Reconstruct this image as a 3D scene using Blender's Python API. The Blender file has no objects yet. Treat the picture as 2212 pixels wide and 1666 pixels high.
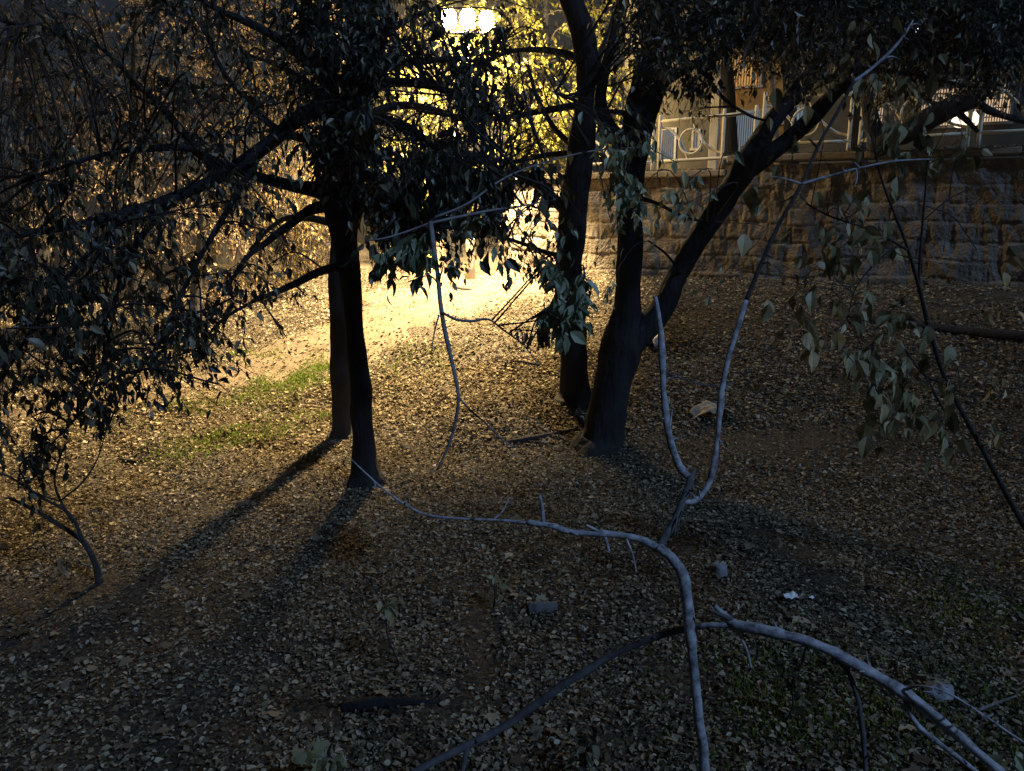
import bpy, math, random
import numpy as np
from mathutils import Vector
S = bpy.context.scene
C = S.collection
R = np.random.RandomState(7)

# ------------------------------------------------------------------ camera
EYE = np.array([0.0, 0.0, 2.5]); PITCH = math.radians(12.5); FP = 1640.0
FWD = np.array([0, math.cos(PITCH), -math.sin(PITCH)]); UP = np.array([0, math.sin(PITCH), math.cos(PITCH)])
cd = bpy.data.cameras.new('camera'); cam = bpy.data.objects.new('camera', cd); C.objects.link(cam)
cam.location = EYE; cam.rotation_euler = (math.pi / 2 - PITCH, 0, 0)
cd.sensor_width = 36; cd.lens = 36 * FP / 2212; cd.clip_start = 0.05; cd.clip_end = 600
S.camera = cam

# ------------------------------------------------------------------ sky and moonlight
SUN_FROM = np.array([0.62, -0.62, 0.80]); SUN_FROM /= np.linalg.norm(SUN_FROM)
w = bpy.data.worlds.new('World'); S.world = w; w.use_nodes = True
nt = w.node_tree; sky = nt.nodes.new('ShaderNodeTexSky'); sky.sky_type = 'NISHITA'; sky.sun_disc = False
sky.sun_elevation = math.asin(SUN_FROM[2]); sky.sun_rotation = math.atan2(SUN_FROM[0], SUN_FROM[1])
bg = nt.nodes['Background']; nt.links.new(sky.outputs[0], bg.inputs[0]); bg.inputs[1].default_value = 0.0026
sl = bpy.data.lights.new('moonlight', 'SUN'); sl.energy = 1.2; sl.angle = math.radians(3.0); sl.color = (0.37, 0.59, 1.0)
so = bpy.data.objects.new('moonlight', sl); C.objects.link(so)
so.rotation_euler = Vector(-SUN_FROM).to_track_quat('-Z', 'Y').to_euler()
S.view_settings.view_transform = 'Standard'; S.view_settings.look = 'None'
S.view_settings.exposure = 0.35; S.view_settings.gamma = 1.0
S.cycles.use_denoising = True
S.cycles.max_bounces = 5; S.cycles.diffuse_bounces = 2; S.cycles.transmission_bounces = 3
S.cycles.sample_clamp_indirect = 2.0; S.cycles.caustics_reflective = False; S.cycles.caustics_refractive = False
LAMP_STRENGTH = 520.0
SPOT_POWER = 20000.0
BACK_POWER = 11500.0

# ------------------------------------------------------------------ numeric helpers
def sstep(a, b, x):
    t = np.clip((x - a) / (b - a), 0, 1); return t * t * (3 - 2 * t)
def hash3(i, j, k):
    h = (i.astype(np.int64) * 374761393 + j.astype(np.int64) * 668265263 + k.astype(np.int64) * 2147483647 + 1013904223) & 0xffffffff
    h = ((h ^ (h >> 13)) * 1274126177) & 0xffffffff
    h = ((h ^ (h >> 15)) * 2246822519) & 0xffffffff
    return ((h ^ (h >> 16)) & 0xffff) / 65535.0
def vnoise(x, y, z=None):
    x = np.asarray(x, float); y = np.asarray(y, float); z = np.zeros_like(x) if z is None else np.asarray(z, float)
    xi, yi, zi = np.floor(x), np.floor(y), np.floor(z); fx, fy, fz = x - xi, y - yi, z - zi
    fx, fy, fz = [t * t * (3 - 2 * t) for t in (fx, fy, fz)]
    r = 0
    for a in (0, 1):
        for b in (0, 1):
            for c in (0, 1):
                r = r + hash3(xi + a, yi + b, zi + c) * (fx if a else 1 - fx) * (fy if b else 1 - fy) * (fz if c else 1 - fz)
    return r * 2 - 1
def fbm(x, y, z=None, o=4):
    r = 0; am = 1.0; s = 1.0
    for k in range(o):
        r = r + am * vnoise(np.asarray(x) * s + 17.3 * k, np.asarray(y) * s + 5.1 * k, None if z is None else np.asarray(z) * s)
        am *= .5; s *= 2.03
    return r
def unit(v):
    v = np.asarray(v, float); return v / np.maximum(np.linalg.norm(v, axis=-1, keepdims=True), 1e-9)

# retaining wall frame: A on the wall face, e along it to the right, nb backwards
A = np.array([1.68, 15.0]); E2 = np.array([6.41, -3.0]); E2 /= np.linalg.norm(E2); NB = np.array([-E2[1], E2[0]])
def W(u, v, z): return np.array([A[0] + E2[0] * u + NB[0] * v, A[1] + E2[1] * u + NB[1] * v, z])
def g(x, y):
    x = np.asarray(x, float); y = np.asarray(y, float)
    d = -((x - A[0]) * NB[0] + (y - A[1]) * NB[1])
    h = 1.42 * sstep(8.0, 0.2, d) * sstep(-14, -2, x - 0.15 * y + 3)
    h = h + 0.5 * sstep(-4, -12, x) * sstep(8, 15, y)
    h = h + 0.12 * np.clip(y - 17, 0, 60)
    h = h + 0.07 * fbm(x * .55, y * .55, o=3) + 0.018 * vnoise(x * 3, y * 3)
    return h
def ray(px, py):
    return FWD + np.array([1., 0, 0]) * ((px - 1106) / FP) - UP * ((py - 833) / FP)
def at(px, py, Y):
    d = ray(px, py); return EYE + d * (Y / d[1])
def dep(p): return float(np.dot(np.asarray(p) - EYE, FWD))
def gnd(px, py):
    d = ray(px, py); t = 1.0
    for _ in range(4000):
        p = EYE + d * t
        if p[2] < g(p[0], p[1]): break
        t += .01
    return EYE + d * t
def plane_hit(px, py, v):
    d = ray(px, py); n = NB; t = (v - ((EYE[0] - A[0]) * n[0] + (EYE[1] - A[1]) * n[1])) / (d[0] * n[0] + d[1] * n[1])
    p = EYE + d * t; return (p[0] - A[0]) * E2[0] + (p[1] - A[1]) * E2[1], p[2]

# ------------------------------------------------------------------ mesh helpers
class MB:
    def __init__(s): s.v = []; s.f = []; s.n = 0
    def add(s, V, *Fs):
        V = np.asarray(V, float).reshape(-1, 3); s.v.append(V)
        for F in Fs:
            F = np.asarray(F, int)
            if F.size: s.f.append(F + s.n)
        s.n += len(V); return s
    def build(s, name, m, parent=None, smooth=True):
        V = np.concatenate(s.v); org = np.zeros(3)
        me = bpy.data.meshes.new(name); me.vertices.add(len(V)); me.vertices.foreach_set('co', V.ravel())
        loops = np.concatenate([f.ravel() for f in s.f]); tot = np.concatenate([np.full(len(f), f.shape[1]) for f in s.f])
        st = np.concatenate([[0], np.cumsum(tot)[:-1]])
        me.loops.add(len(loops)); me.loops.foreach_set('vertex_index', loops)
        me.polygons.add(len(tot)); me.polygons.foreach_set('loop_start', st); me.polygons.foreach_set('loop_total', tot)
        me.polygons.foreach_set('use_smooth', np.full(len(tot), smooth))
        me.update(calc_edges=True); me.validate()
        me.materials.append(m); o = bpy.data.objects.new(name, me); C.objects.link(o)
        if parent is not None:
            o.parent = parent; o.location = -Vector(parent.location)
        return o
def spline(P, n=6):
    P = np.asarray(P, float)
    if len(P) < 3:
        t = np.linspace(0, 1, n + 1)[:, None]; return P[0] * (1 - t) + P[-1] * t
    Q = np.vstack([2 * P[0] - P[1], P, 2 * P[-1] - P[-2]]); out = []
    for i in range(1, len(Q) - 2):
        a, b, c, d = Q[i - 1], Q[i], Q[i + 1], Q[i + 2]
        for t in np.linspace(0, 1, n, endpoint=False):
            out.append(.5 * (2 * b + (c - a) * t + (2 * a - 5 * b + 4 * c - d) * t * t + (3 * b - a - 3 * c + d) * t ** 3))
    out.append(Q[-2]); return np.array(out)
def tube(mb, P, r, sides=8, rough=0.0, sm=6, cap=True, freq=6.0):
    """P: points, r: radii (one per point)"""
    PR = np.hstack([np.asarray(P, float), np.asarray(r, float)[:, None]])
    PR = spline(PR, sm) if sm else PR
    P, r = PR[:, :3], np.maximum(PR[:, 3], .0008); n = len(P)
    T = unit(np.gradient(P, axis=0)); up = np.array([0, 1., .13]) if abs(T[0][1]) < .8 else np.array([1., 0, 0])
    U = np.zeros_like(P); u = unit(np.cross(T[0], up))
    for i in range(n):
        u = unit(u - T[i] * np.dot(u, T[i])); U[i] = u
    Vv = np.cross(T, U); a = np.arange(sides) * 2 * math.pi / sides
    ring = U[:, None, :] * np.cos(a)[None, :, None] + Vv[:, None, :] * np.sin(a)[None, :, None]
    rr = np.repeat(r[:, None], sides, 1)
    if rough:
        X = P[:, None, :] + ring * rr[..., None]
        k = freq
        rr = rr * (1 + rough * (fbm(X[..., 0] * k, X[..., 1] * k, X[..., 2] * k * .45, 3)) + rough * .7 * vnoise(X[..., 0] * k * 4, X[..., 1] * k * 4, X[..., 2] * k))
    X = P[:, None, :] + ring * rr[..., None]
    V = X.reshape(-1, 3); i = np.arange(n - 1)[:, None] * sides; j = np.arange(sides)[None, :]; j2 = (j + 1) % sides
    F = np.stack([i + j, i + j2, i + sides + j2, i + sides + j], -1).reshape(-1, 4)
    if cap:
        V = np.vstack([V, P[0], P[-1]]); c0, c1 = n * sides, n * sides + 1; jj = np.arange(sides); k2 = (jj + 1) % sides
        mb.add(V, F, np.vstack([np.stack([k2, jj, np.full(sides, c0)], 1), np.stack([(n - 1) * sides + jj, (n - 1) * sides + k2, np.full(sides, c1)], 1)]))
    else: mb.add(V, F)
    return P
def box(mb, c, s, ax=None, bev=0.0):
    """box at centre c, full sizes s, ax = rows of axes; chamfered if bev"""
    ax = np.eye(3) if ax is None else np.asarray(ax); s = np.asarray(s, float) / 2
    if not bev:
        V = np.array([[x, y, z] for z in (-1, 1) for y in (-1, 1) for x in (-1, 1)]) * s
        F = [[0, 2, 3, 1], [4, 5, 7, 6], [0, 1, 5, 4], [2, 6, 7, 3], [0, 4, 6, 2], [1, 3, 7, 5]]
        mb.add(V @ ax + c, F); return mb
    b = min(bev, min(s) * .9); V = []; idx = {}
    for sx in (-1, 1):
        for sy in (-1, 1):
            for sz in (-1, 1):
                for k in range(3):
                    p = np.array([sx, sy, sz]) * (s - b); p[k] += b * (sx, sy, sz)[k]
                    idx[(sx, sy, sz, k)] = len(V); V.append(p)
    Q = []; Tr = []
    for k in range(3):
        a1, a2 = (k + 1) % 3, (k + 2) % 3
        for sg in (-1, 1):
            q = []
            for (p1, p2) in ((-1, -1), (1, -1), (1, 1), (-1, 1)):
                t = [0, 0, 0]; t[k] = sg; t[a1] = p1; t[a2] = p2; q.append(idx[(*t, k)])
            Q.append(q if sg > 0 else q[::-1])
        for p1 in (-1, 1):
            for p2 in (-1, 1):
                t0 = [0, 0, 0]; t0[k] = -1; t0[a1] = p1; t0[a2] = p2; t1 = list(t0); t1[k] = 1
                q = [idx[(*t0, a1)], idx[(*t1, a1)], idx[(*t1, a2)], idx[(*t0, a2)]]
                Q.append(q if p1 * p2 > 0 else q[::-1])
    for sx in (-1, 1):
        for sy in (-1, 1):
            for sz in (-1, 1):
                t = [idx[(sx, sy, sz, k)] for k in range(3)]; Tr.append(t if sx * sy * sz > 0 else t[::-1])
    mb.add(np.array(V) @ ax + c, Q, Tr); return mb
WAX = np.array([[E2[0], E2[1], 0], [NB[0], NB[1], 0], [0, 0, 1]])
def wbox(mb, u0, u1, v0, v1, z0, z1, bev=0.0):
    return box(mb, W((u0 + u1) / 2, (v0 + v1) / 2, (z0 + z1) / 2), (u1 - u0, v1 - v0, z1 - z0), WAX, bev)

# leaf templates: columns u (along), v (across), w (lift)
T_DIA = (np.array([[0, 0, 0], [.42, .5, .10], [1, 0, -.08], [.42, -.5, .10]]), [np.array([[0, 2, 1], [0, 3, 2]])])
T_LEAF = (np.array([[0, 0, 0], [.16, .30, .06], [.40, .50, .10], [.70, .30, .03], [1.0, 0, -.16], [.70, -.30, .03], [.40, -.50, .10], [.16, -.30, .06], [.40, 0, 0.0], [.70, 0, -.05]]),
          [np.array([[0, 8, 2, 1], [8, 9, 3, 2], [0, 7, 6, 8], [8, 6, 5, 9]]), np.array([[9, 4, 3], [9, 5, 4]])])
# lobed, toothed leaf
T_LOBE = (np.array([[0, 0, 0], [.05, .22, .03], [.30, .34, .06], [.28, .58, .02], [.46, .40, .06], [.60, .52, 0], [.64, .24, .04], [.80, .20, 0], [1.0, 0, -.15],
                    [.80, -.20, 0], [.64, -.24, .04], [.60, -.52, 0], [.46, -.40, .06], [.28, -.58, .02], [.30, -.34, .06], [.05, -.22, .03], [.35, 0, 0], [.64, 0, -.03]]),
          [np.array([[0, 16, 2, 1], [16, 17, 6, 4], [16, 4, 3, 2], [0, 15, 14, 16], [16, 14, 13, 12], [16, 12, 10, 17], [17, 8, 7, 6], [17, 10, 9, 8]]), np.array([[4, 6, 5], [10, 12, 11]])])
def leaves(mb, P, D, N, L, Wd, tpl):
    P = np.asarray(P, float); D = unit(D); Sd = unit(np.cross(N, D)); Nn = np.cross(D, Sd)
    L = np.asarray(L, float); Wd = np.asarray(Wd, float); T, Fs = tpl; n, k = len(P), len(T)
    V = (P[:, None] + D[:, None] * (T[None, :, 0:1] * L[:, None, None]) + Sd[:, None] * (T[None, :, 1:2] * Wd[:, None, None]) + Nn[:, None] * (T[None, :, 2:3] * L[:, None, None]))
    off = (np.arange(n) * k)[:, None, None]
    mb.add(V.reshape(-1, 3), *[(F[None] + off).reshape(-1, F.shape[1]) for F in Fs])

# ------------------------------------------------------------------ materials
def mat(name):
    m = bpy.data.materials.new(name); m.use_nodes = True; n = m.node_tree; n.nodes.clear()
    o = n.nodes.new('ShaderNodeOutputMaterial'); return m, n, o
def N_(n, t, **k):
    x = n.nodes.new(t)
    for a, b in k.items(): setattr(x, a, b)
    return x
def ramp(n, cols, src, interp='LINEAR'):
    r = N_(n, 'ShaderNodeValToRGB'); e = r.color_ramp; e.interpolation = interp
    for i, (p, c) in enumerate(cols):
        q = e.elements[i] if i < 2 else e.elements.new(p)
        q.position = p; q.color = (*c, 1)
    n.links.new(src, r.inputs[0]); return r
def rough_mat(name, cols, scale=3.0, detail=8.0, bump=0.5, bscale=20.0, rough=.9, stretch=(1, 1, 1), metal=0, bd=.02, spec=.25):
    m, n, o = mat(name); b = N_(n, 'ShaderNodeBsdfPrincipled'); b.inputs['Roughness'].default_value = rough; b.inputs['Metallic'].default_value = metal
    b.inputs['Specular IOR Level'].default_value = spec
    tc = N_(n, 'ShaderNodeTexCoord'); mp = N_(n, 'ShaderNodeMapping'); mp.inputs['Scale'].default_value = stretch
    n.links.new(tc.outputs['Object'], mp.inputs[0])
    t = N_(n, 'ShaderNodeTexNoise'); t.inputs['Scale'].default_value = scale; t.inputs['Detail'].default_value = detail; t.inputs['Roughness'].default_value = .65
    n.links.new(mp.outputs[0], t.inputs[0]); r = ramp(n, cols, t.outputs['Fac']); n.links.new(r.outputs[0], b.inputs['Base Color'])
    if bump:
        t2 = N_(n, 'ShaderNodeTexNoise'); t2.inputs['Scale'].default_value = bscale; t2.inputs['Detail'].default_value = 8
        n.links.new(mp.outputs[0], t2.inputs[0]); bm = N_(n, 'ShaderNodeBump'); bm.inputs['Strength'].default_value = bump; bm.inputs['Distance'].default_value = bd
        n.links.new(t2.outputs['Fac'], bm.inputs['Height']); n.links.new(bm.outputs[0], b.inputs['Normal'])
    n.links.new(b.outputs[0], o.inputs[0]); return m
def leaf_mat(name, cols, trans=.35, gloss=.0):
    m, n, o = mat(name); ge = N_(n, 'ShaderNodeNewGeometry'); r = ramp(n, cols, ge.outputs['Random Per Island'])
    d = N_(n, 'ShaderNodeBsdfDiffuse'); t = N_(n, 'ShaderNodeBsdfTranslucent'); mx = N_(n, 'ShaderNodeMixShader'); mx.inputs[0].default_value = trans
    n.links.new(r.outputs[0], d.inputs[0]); n.links.new(r.outputs[0], t.inputs[0]); n.links.new(d.outputs[0], mx.inputs[1]); n.links.new(t.outputs[0], mx.inputs[2])
    if gloss:
        gl = N_(n, 'ShaderNodeBsdfGlossy'); gl.inputs['Roughness'].default_value = .45; m2 = N_(n, 'ShaderNodeMixShader'); m2.inputs[0].default_value = gloss
        n.links.new(mx.outputs[0], m2.inputs[1]); n.links.new(gl.outputs[0], m2.inputs[2]); n.links.new(m2.outputs[0], o.inputs[0])
    else: n.links.new(mx.outputs[0], o.inputs[0])
    return m
def emit_mat(name, col, s):
    m, n, o = mat(name); e = N_(n, 'ShaderNodeEmission'); e.inputs[0].default_value = (*col, 1); e.inputs[1].default_value = s
    n.links.new(e.outputs[0], o.inputs[0]); return m

M = {}
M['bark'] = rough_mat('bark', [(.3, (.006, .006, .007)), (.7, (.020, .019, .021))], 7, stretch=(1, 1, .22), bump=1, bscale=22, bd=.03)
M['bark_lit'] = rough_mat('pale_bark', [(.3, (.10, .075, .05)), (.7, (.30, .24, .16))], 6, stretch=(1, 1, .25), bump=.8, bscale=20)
M['twig'] = rough_mat('twig_bark', [(.3, (.018, .016, .015)), (.7, (.05, .045, .042))], 15, bump=.3, bscale=60)
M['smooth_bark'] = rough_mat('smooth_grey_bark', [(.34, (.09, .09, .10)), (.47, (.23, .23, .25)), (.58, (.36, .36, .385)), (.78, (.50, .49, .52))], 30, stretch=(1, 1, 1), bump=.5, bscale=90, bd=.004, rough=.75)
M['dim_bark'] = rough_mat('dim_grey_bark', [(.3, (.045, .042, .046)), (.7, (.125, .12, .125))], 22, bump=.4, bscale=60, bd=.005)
M['grey_twig'] = rough_mat('grey_twig_bark', [(.3, (.10, .095, .10)), (.7, (.26, .25, .25))], 20, bump=.3, bscale=60, bd=.005)
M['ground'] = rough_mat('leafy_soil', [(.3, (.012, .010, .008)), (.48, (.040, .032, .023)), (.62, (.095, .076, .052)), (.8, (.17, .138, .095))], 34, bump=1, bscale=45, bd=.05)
M['path'] = rough_mat('trodden_dirt', [(.3, (.055, .040, .026)), (.55, (.10, .077, .052)), (.8, (.155, .122, .085))], 5, bump=.6, bscale=30, bd=.02)
M['litter'] = leaf_mat('dry_leaves', [(0, (.034, .026, .018)), (.25, (.095, .074, .048)), (.55, (.185, .15, .10)), (.85, (.29, .24, .165)), (1, (.44, .385, .28))], .2)
M['grass'] = leaf_mat('grass_blades', [(0, (.035, .055, .010)), (.6, (.13, .20, .03)), (1, (.24, .27, .07))], .35)
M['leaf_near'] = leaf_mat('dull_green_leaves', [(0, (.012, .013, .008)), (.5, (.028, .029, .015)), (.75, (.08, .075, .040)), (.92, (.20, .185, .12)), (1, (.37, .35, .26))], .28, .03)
M['leaf_lit'] = leaf_mat('lit_grey_green_leaves', [(0, (.09, .115, .065)), (.6, (.24, .28, .17)), (1, (.38, .42, .29))], .25, .04)  # brighter copy of the near leaves, cold light painted into the colour
M['leaf_pale'] = leaf_mat('pale_olive_leaves', [(0, (.10, .095, .045)), (.6, (.25, .235, .125)), (1, (.44, .41, .26))], .25, .02)
M['leaf_yellow'] = leaf_mat('yellow_autumn_leaves', [(0, (.06, .065, .012)), (.4, (.22, .205, .04)), (.8, (.40, .36, .085)), (1, (.56, .52, .18))], .4)
M['leaf_amber'] = leaf_mat('amber_autumn_leaves', [(0, (.025, .017, .007)), (.45, (.075, .050, .018)), (.8, (.145, .10, .04)), (1, (.23, .175, .08))], .35)
M['leaf_brown'] = leaf_mat('brown_autumn_leaves', [(0, (.045, .033, .02)), (.45, (.15, .105, .06)), (.8, (.27, .195, .115)), (1, (.40, .30, .19))], .3)
M['stone'] = rough_mat('rough_stone', [(.25, (.075, .06, .045)), (.45, (.13, .108, .084)), (.62, (.19, .162, .13)), (.8, (.27, .238, .195))], 2.6, bump=1, bscale=26, bd=.03, detail=10)
M['coping'] = rough_mat('weathered_concrete', [(.3, (.14, .11, .075)), (.7, (.30, .25, .18))], 3, bump=.8, bscale=40)
M['concrete'] = rough_mat('pale_concrete', [(.3, (.42, .37, .29)), (.7, (.62, .56, .45))], 4, bump=.4, bscale=40)
M['plaster'] = rough_mat('grey_render', [(.3, (.05, .044, .033)), (.7, (.11, .096, .07))], 1.6, bump=.3, bscale=40)
M['ochre'] = rough_mat('ochre_render', [(.25, (.12, .07, .028)), (.75, (.27, .17, .065))], 1.8, bump=.3, bscale=40)
M['paving'] = rough_mat('terrace_paving', [(.3, (.12, .10, .08)), (.7, (.26, .22, .17))], 3, bump=.4, bscale=30)
M['rail'] = rough_mat('painted_tube', [(.3, (.55, .49, .36)), (.7, (.78, .71, .55))], 8, bump=.2, bscale=60, rough=.5, bd=.004)
M['iron'] = rough_mat('dark_iron', [(.3, (.03, .026, .022)), (.7, (.09, .08, .065))], 8, bump=.2, bscale=60, rough=.6, bd=.003)
M['shutter'] = emit_mat('lit_blue_panel', (.50, .66, .80), .22)
M['pink'] = emit_mat('pink_wall_glow', (1.0, .68, .42), .55)  # own glow standing in for light on the pinkish wall
M['pinkhot'] = emit_mat('glowing_bulb', (1.0, .82, .58), 1.8)
M['amberwin'] = emit_mat('lit_amber_glass', (1.0, .50, .15), .42)
M['cold'] = emit_mat('cold_bulb', (.8, .92, 1.0), 3.0)
M['lamp'] = emit_mat('lamp_glass', (1.0, .76, .40), LAMP_STRENGTH)
M['metal'] = rough_mat('grey_lamp_metal', [(.3, (.16, .15, .14)), (.7, (.3, .28, .26))], 8, bump=.1, rough=.5)
M['card'] = rough_mat('wet_cardboard', [(.3, (.22, .165, .11)), (.7, (.38, .30, .21))], 9, bump=.3)
M['plastic'] = rough_mat('white_plastic', [(.3, (.5, .5, .5)), (.7, (.75, .75, .74))], 6, bump=.5, rough=.5)
M['paper'] = rough_mat('white_paper', [(.3, (.6, .6, .62)), (.7, (.85, .85, .86))], 9, bump=.2)
M['rock'] = rough_mat('grey_rock', [(.3, (.12, .12, .13)), (.7, (.30, .30, .32))], 10, bump=1, bscale=30)

def tag(o, label=None, cat=None, group=None, kind=None):
    if label: o['label'] = label
    if cat: o['category'] = cat
    if group: o['group'] = group
    if kind: o['kind'] = kind
    return o
def thing(name, loc, label, cat, group=None):
    o = bpy.data.objects.new(name, None); C.objects.link(o); o.location = Vector([float(x) for x in loc]); o.empty_display_size = .1
    return tag(o, label, cat, group)

# ------------------------------------------------------------------ ground
def axis(lo, hi, step, far):
    a = np.arange(lo, hi + 1e-6, step); ex = step * 1.35 ** np.arange(1, 40); ex = np.cumsum(ex)
    ex = ex[ex < far]; return np.concatenate([(lo - ex)[::-1], a, hi + ex])
xs = axis(-13, 12, .09, 220); ys = axis(-2, 19, .09, 300)
X, Y = np.meshgrid(xs, ys); Z = g(X, Y) + .012 * fbm(X * 6, Y * 6, o=2)
nx, ny = len(xs), len(ys); i = np.arange(ny - 1)[:, None] * nx; j = np.arange(nx - 1)[None, :]
GF = np.stack([i + j, i + j + 1, i + nx + j + 1, i + nx + j], -1).reshape(-1, 4)
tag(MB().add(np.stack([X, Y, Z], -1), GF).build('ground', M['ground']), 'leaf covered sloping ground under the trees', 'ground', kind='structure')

# dirt path
PC = np.array([gnd(*p) for p in ((1090, 583), (1060, 610), (985, 632), (880, 668), (770, 720), (610, 792), (430, 838), (210, 870), (-60, 905))])
PC = np.vstack([PC[0] + (PC[0] - PC[1]) * 4, PC]); PS = spline(PC[:, :2], 10)
PT = unit(np.gradient(PS, axis=0)); PN = np.stack([-PT[:, 1], PT[:, 0]], 1)
hw = np.interp(np.linspace(0, 1, len(PS)), [0, .2, .45, .7, 1], [1.7, 1.5, 1.35, .95, .8])
hwl = hw * (1 + .42 * vnoise(np.arange(len(PS)) * .31, 0 * hw)); hwr = hw * (1 + .42 * vnoise(np.arange(len(PS)) * .31, 0 * hw + 9))
cols = np.linspace(-1, 1, 15)
PX = PS[:, None, :] + PN[:, None, :] * np.where(cols[None] < 0, cols[None] * hwl[:, None], cols[None] * hwr[:, None])[..., None]
PZ = g(PX[..., 0], PX[..., 1]) + .025 - .05 * np.abs(cols)[None] ** 6 + .012 * fbm(PX[..., 0] * 4, PX[..., 1] * 4, o=2)
i = np.arange(len(PS) - 1)[:, None] * 15; j = np.arange(14)[None, :]
tag(MB().add(np.concatenate([PX, PZ[..., None]], -1), np.stack([i + j, i + j + 1, i + 15 + j + 1, i + 15 + j], -1).reshape(-1, 4)).build('path', M['path']),
    'pale trodden dirt path curving past the street lamp', 'path', kind='structure')
def path_dist(x, y):
    d = np.full(np.shape(x), 9e9)
    for k in range(len(PS)): d = np.minimum(d, (x - PS[k, 0]) ** 2 + (y - PS[k, 1]) ** 2 - hw[k] ** 2)
    return d

# ------------------------------------------------------------------ leaf litter
def scatter(n, y0, y1, pw):
    t = R.rand(n); y = y0 + (y1 - y0) * t ** pw; half = y * .74 + 1.0; x = (R.rand(n) * 2 - 1) * half
    return x, y
lx, ly = [], []
for (n, a, b, pw) in ((135000, 2.2, 6.5, 1.0), (185000, 5.6, 10.5, 1.0), (135000, 10, 16.5, 1.0)):
    x, y = scatter(n, a, b, pw); lx.append(x); ly.append(y)
lx = np.concatenate(lx); ly = np.concatenate(ly)
dw = -((lx - A[0]) * NB[0] + (ly - A[1]) * NB[1])
keep = (dw > .1) | (lx < -.5)
pd = path_dist(lx, ly); keep &= R.rand(len(lx)) < np.clip(.25 + .45 * sstep(-1.0, -5.0, lx) + .86 * sstep(-1.0, 1.1, pd + .5 * fbm(lx * 1.3, ly * 1.3, o=2)), 0, 1)
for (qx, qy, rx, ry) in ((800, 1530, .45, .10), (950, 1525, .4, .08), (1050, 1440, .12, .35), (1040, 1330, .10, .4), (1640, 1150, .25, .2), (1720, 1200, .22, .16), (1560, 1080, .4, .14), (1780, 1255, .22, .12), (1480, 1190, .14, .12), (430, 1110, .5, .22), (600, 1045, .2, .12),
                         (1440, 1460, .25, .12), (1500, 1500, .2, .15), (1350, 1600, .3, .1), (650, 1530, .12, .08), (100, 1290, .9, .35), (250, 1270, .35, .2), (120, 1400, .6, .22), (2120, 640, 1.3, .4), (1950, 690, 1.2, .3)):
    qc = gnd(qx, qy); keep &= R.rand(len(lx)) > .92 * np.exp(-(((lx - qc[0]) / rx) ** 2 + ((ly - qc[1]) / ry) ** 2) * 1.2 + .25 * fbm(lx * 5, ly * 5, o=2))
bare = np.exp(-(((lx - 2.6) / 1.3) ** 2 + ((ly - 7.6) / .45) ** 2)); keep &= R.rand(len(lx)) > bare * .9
clump = fbm(lx * .9, ly * .9, o=3); keep &= R.rand(len(lx)) < np.clip(.92 + .4 * clump + .3 * fbm(lx * 3.1 + 4, ly * 3.1, o=2), .42, 1)
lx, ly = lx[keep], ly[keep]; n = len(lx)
lz = g(lx, ly) + .012 + .02 * R.rand(n); az = R.rand(n) * 2 * math.pi; L = np.where(ly < 6.5, .85, 1.0) * (.017 + .042 * R.rand(n) ** 2.1)
L = np.where(ly > 8, L * 1.35, L)
D = np.stack([np.cos(az), np.sin(az), R.normal(0, .32, n)], 1); NN = np.stack([R.normal(0, .42, n), R.normal(0, .42, n), np.ones(n)], 1)
mb = MB(); near = ly < 5.2
P3 = np.stack([lx, ly, lz], 1)
leaves(mb, P3[near], D[near], NN[near], L[near], L[near] * (.45 + .3 * R.rand(near.sum())), T_LEAF)
fr = ~near; leaves(mb, P3[fr], D[fr], NN[fr], L[fr], L[fr] * (.5 + .3 * R.rand(fr.sum())), T_DIA)
# a few large maple leaves near the camera
n = 170; x, y = scatter(n, 2.3, 6.5, 1.0); az = R.rand(n) * 6.28; L = .055 + .04 * R.rand(n)
leaves(mb, np.stack([x, y, g(x, y) + .035], 1), np.stack([np.cos(az), np.sin(az), R.normal(0, .15, n)], 1), np.stack([R.normal(0, .3, n), R.normal(0, .3, n), np.ones(n)], 1), L, L * 1.0, T_LOBE)
# leaves along the coping
n = 1500; u = R.rand(n) * 12 - 2; v = R.rand(n) * .36 - .06
zc = np.where(u < 2.35, 3.335, 3.565); az = R.rand(n) * 6.28; P3 = np.array([W(a, b, c) for a, b, c in zip(u, v, zc + .01)]); L = .04 + .03 * R.rand(n)
leaves(mb, P3, np.stack([np.cos(az), np.sin(az), R.normal(0, .3, n)], 1), np.stack([R.normal(0, .4, n), R.normal(0, .4, n), np.ones(n)], 1), L, L * .6, T_DIA)
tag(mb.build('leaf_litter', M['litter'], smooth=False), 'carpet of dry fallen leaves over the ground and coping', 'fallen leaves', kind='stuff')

# ------------------------------------------------------------------ grass
mb = MB()
def grass(pts, n, sx, h):
    for (px, py) in pts:
        c = gnd(px, py); x = c[0] + R.normal(0, sx[0], n); y = c[1] + R.normal(0, sx[1], n)
        k = R.rand(n) < np.clip(.6 + .8 * vnoise(x * 3, y * 3), .05, 1); x, y = x[k], y[k]; m = len(x)
        Dn = np.stack([R.normal(0, .45, m), R.normal(0, .45, m), np.ones(m)], 1); az = R.rand(m) * 6.28
        Ln = h * (.5 + R.rand(m)); leaves(mb, np.stack([x, y, g(x, y)], 1), Dn, np.stack([np.cos(az), np.sin(az), 0 * az], 1), Ln, np.full(m, .007) * (1 + y * .12), T_DIA)
def grassline(p0, p1, k, n, sx, h):
    for t in np.linspace(0, 1, k): grass([(p0[0] + (p1[0] - p0[0]) * t + R.normal(0, 8), p0[1] + (p1[1] - p0[1]) * t + R.normal(0, 5))], n, sx, h)
grassline((725, 790), (560, 855), 9, 1200, (.24, .28), .045)
grassline((560, 850), (440, 880), 5, 300, (.3, .2), .04)
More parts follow.
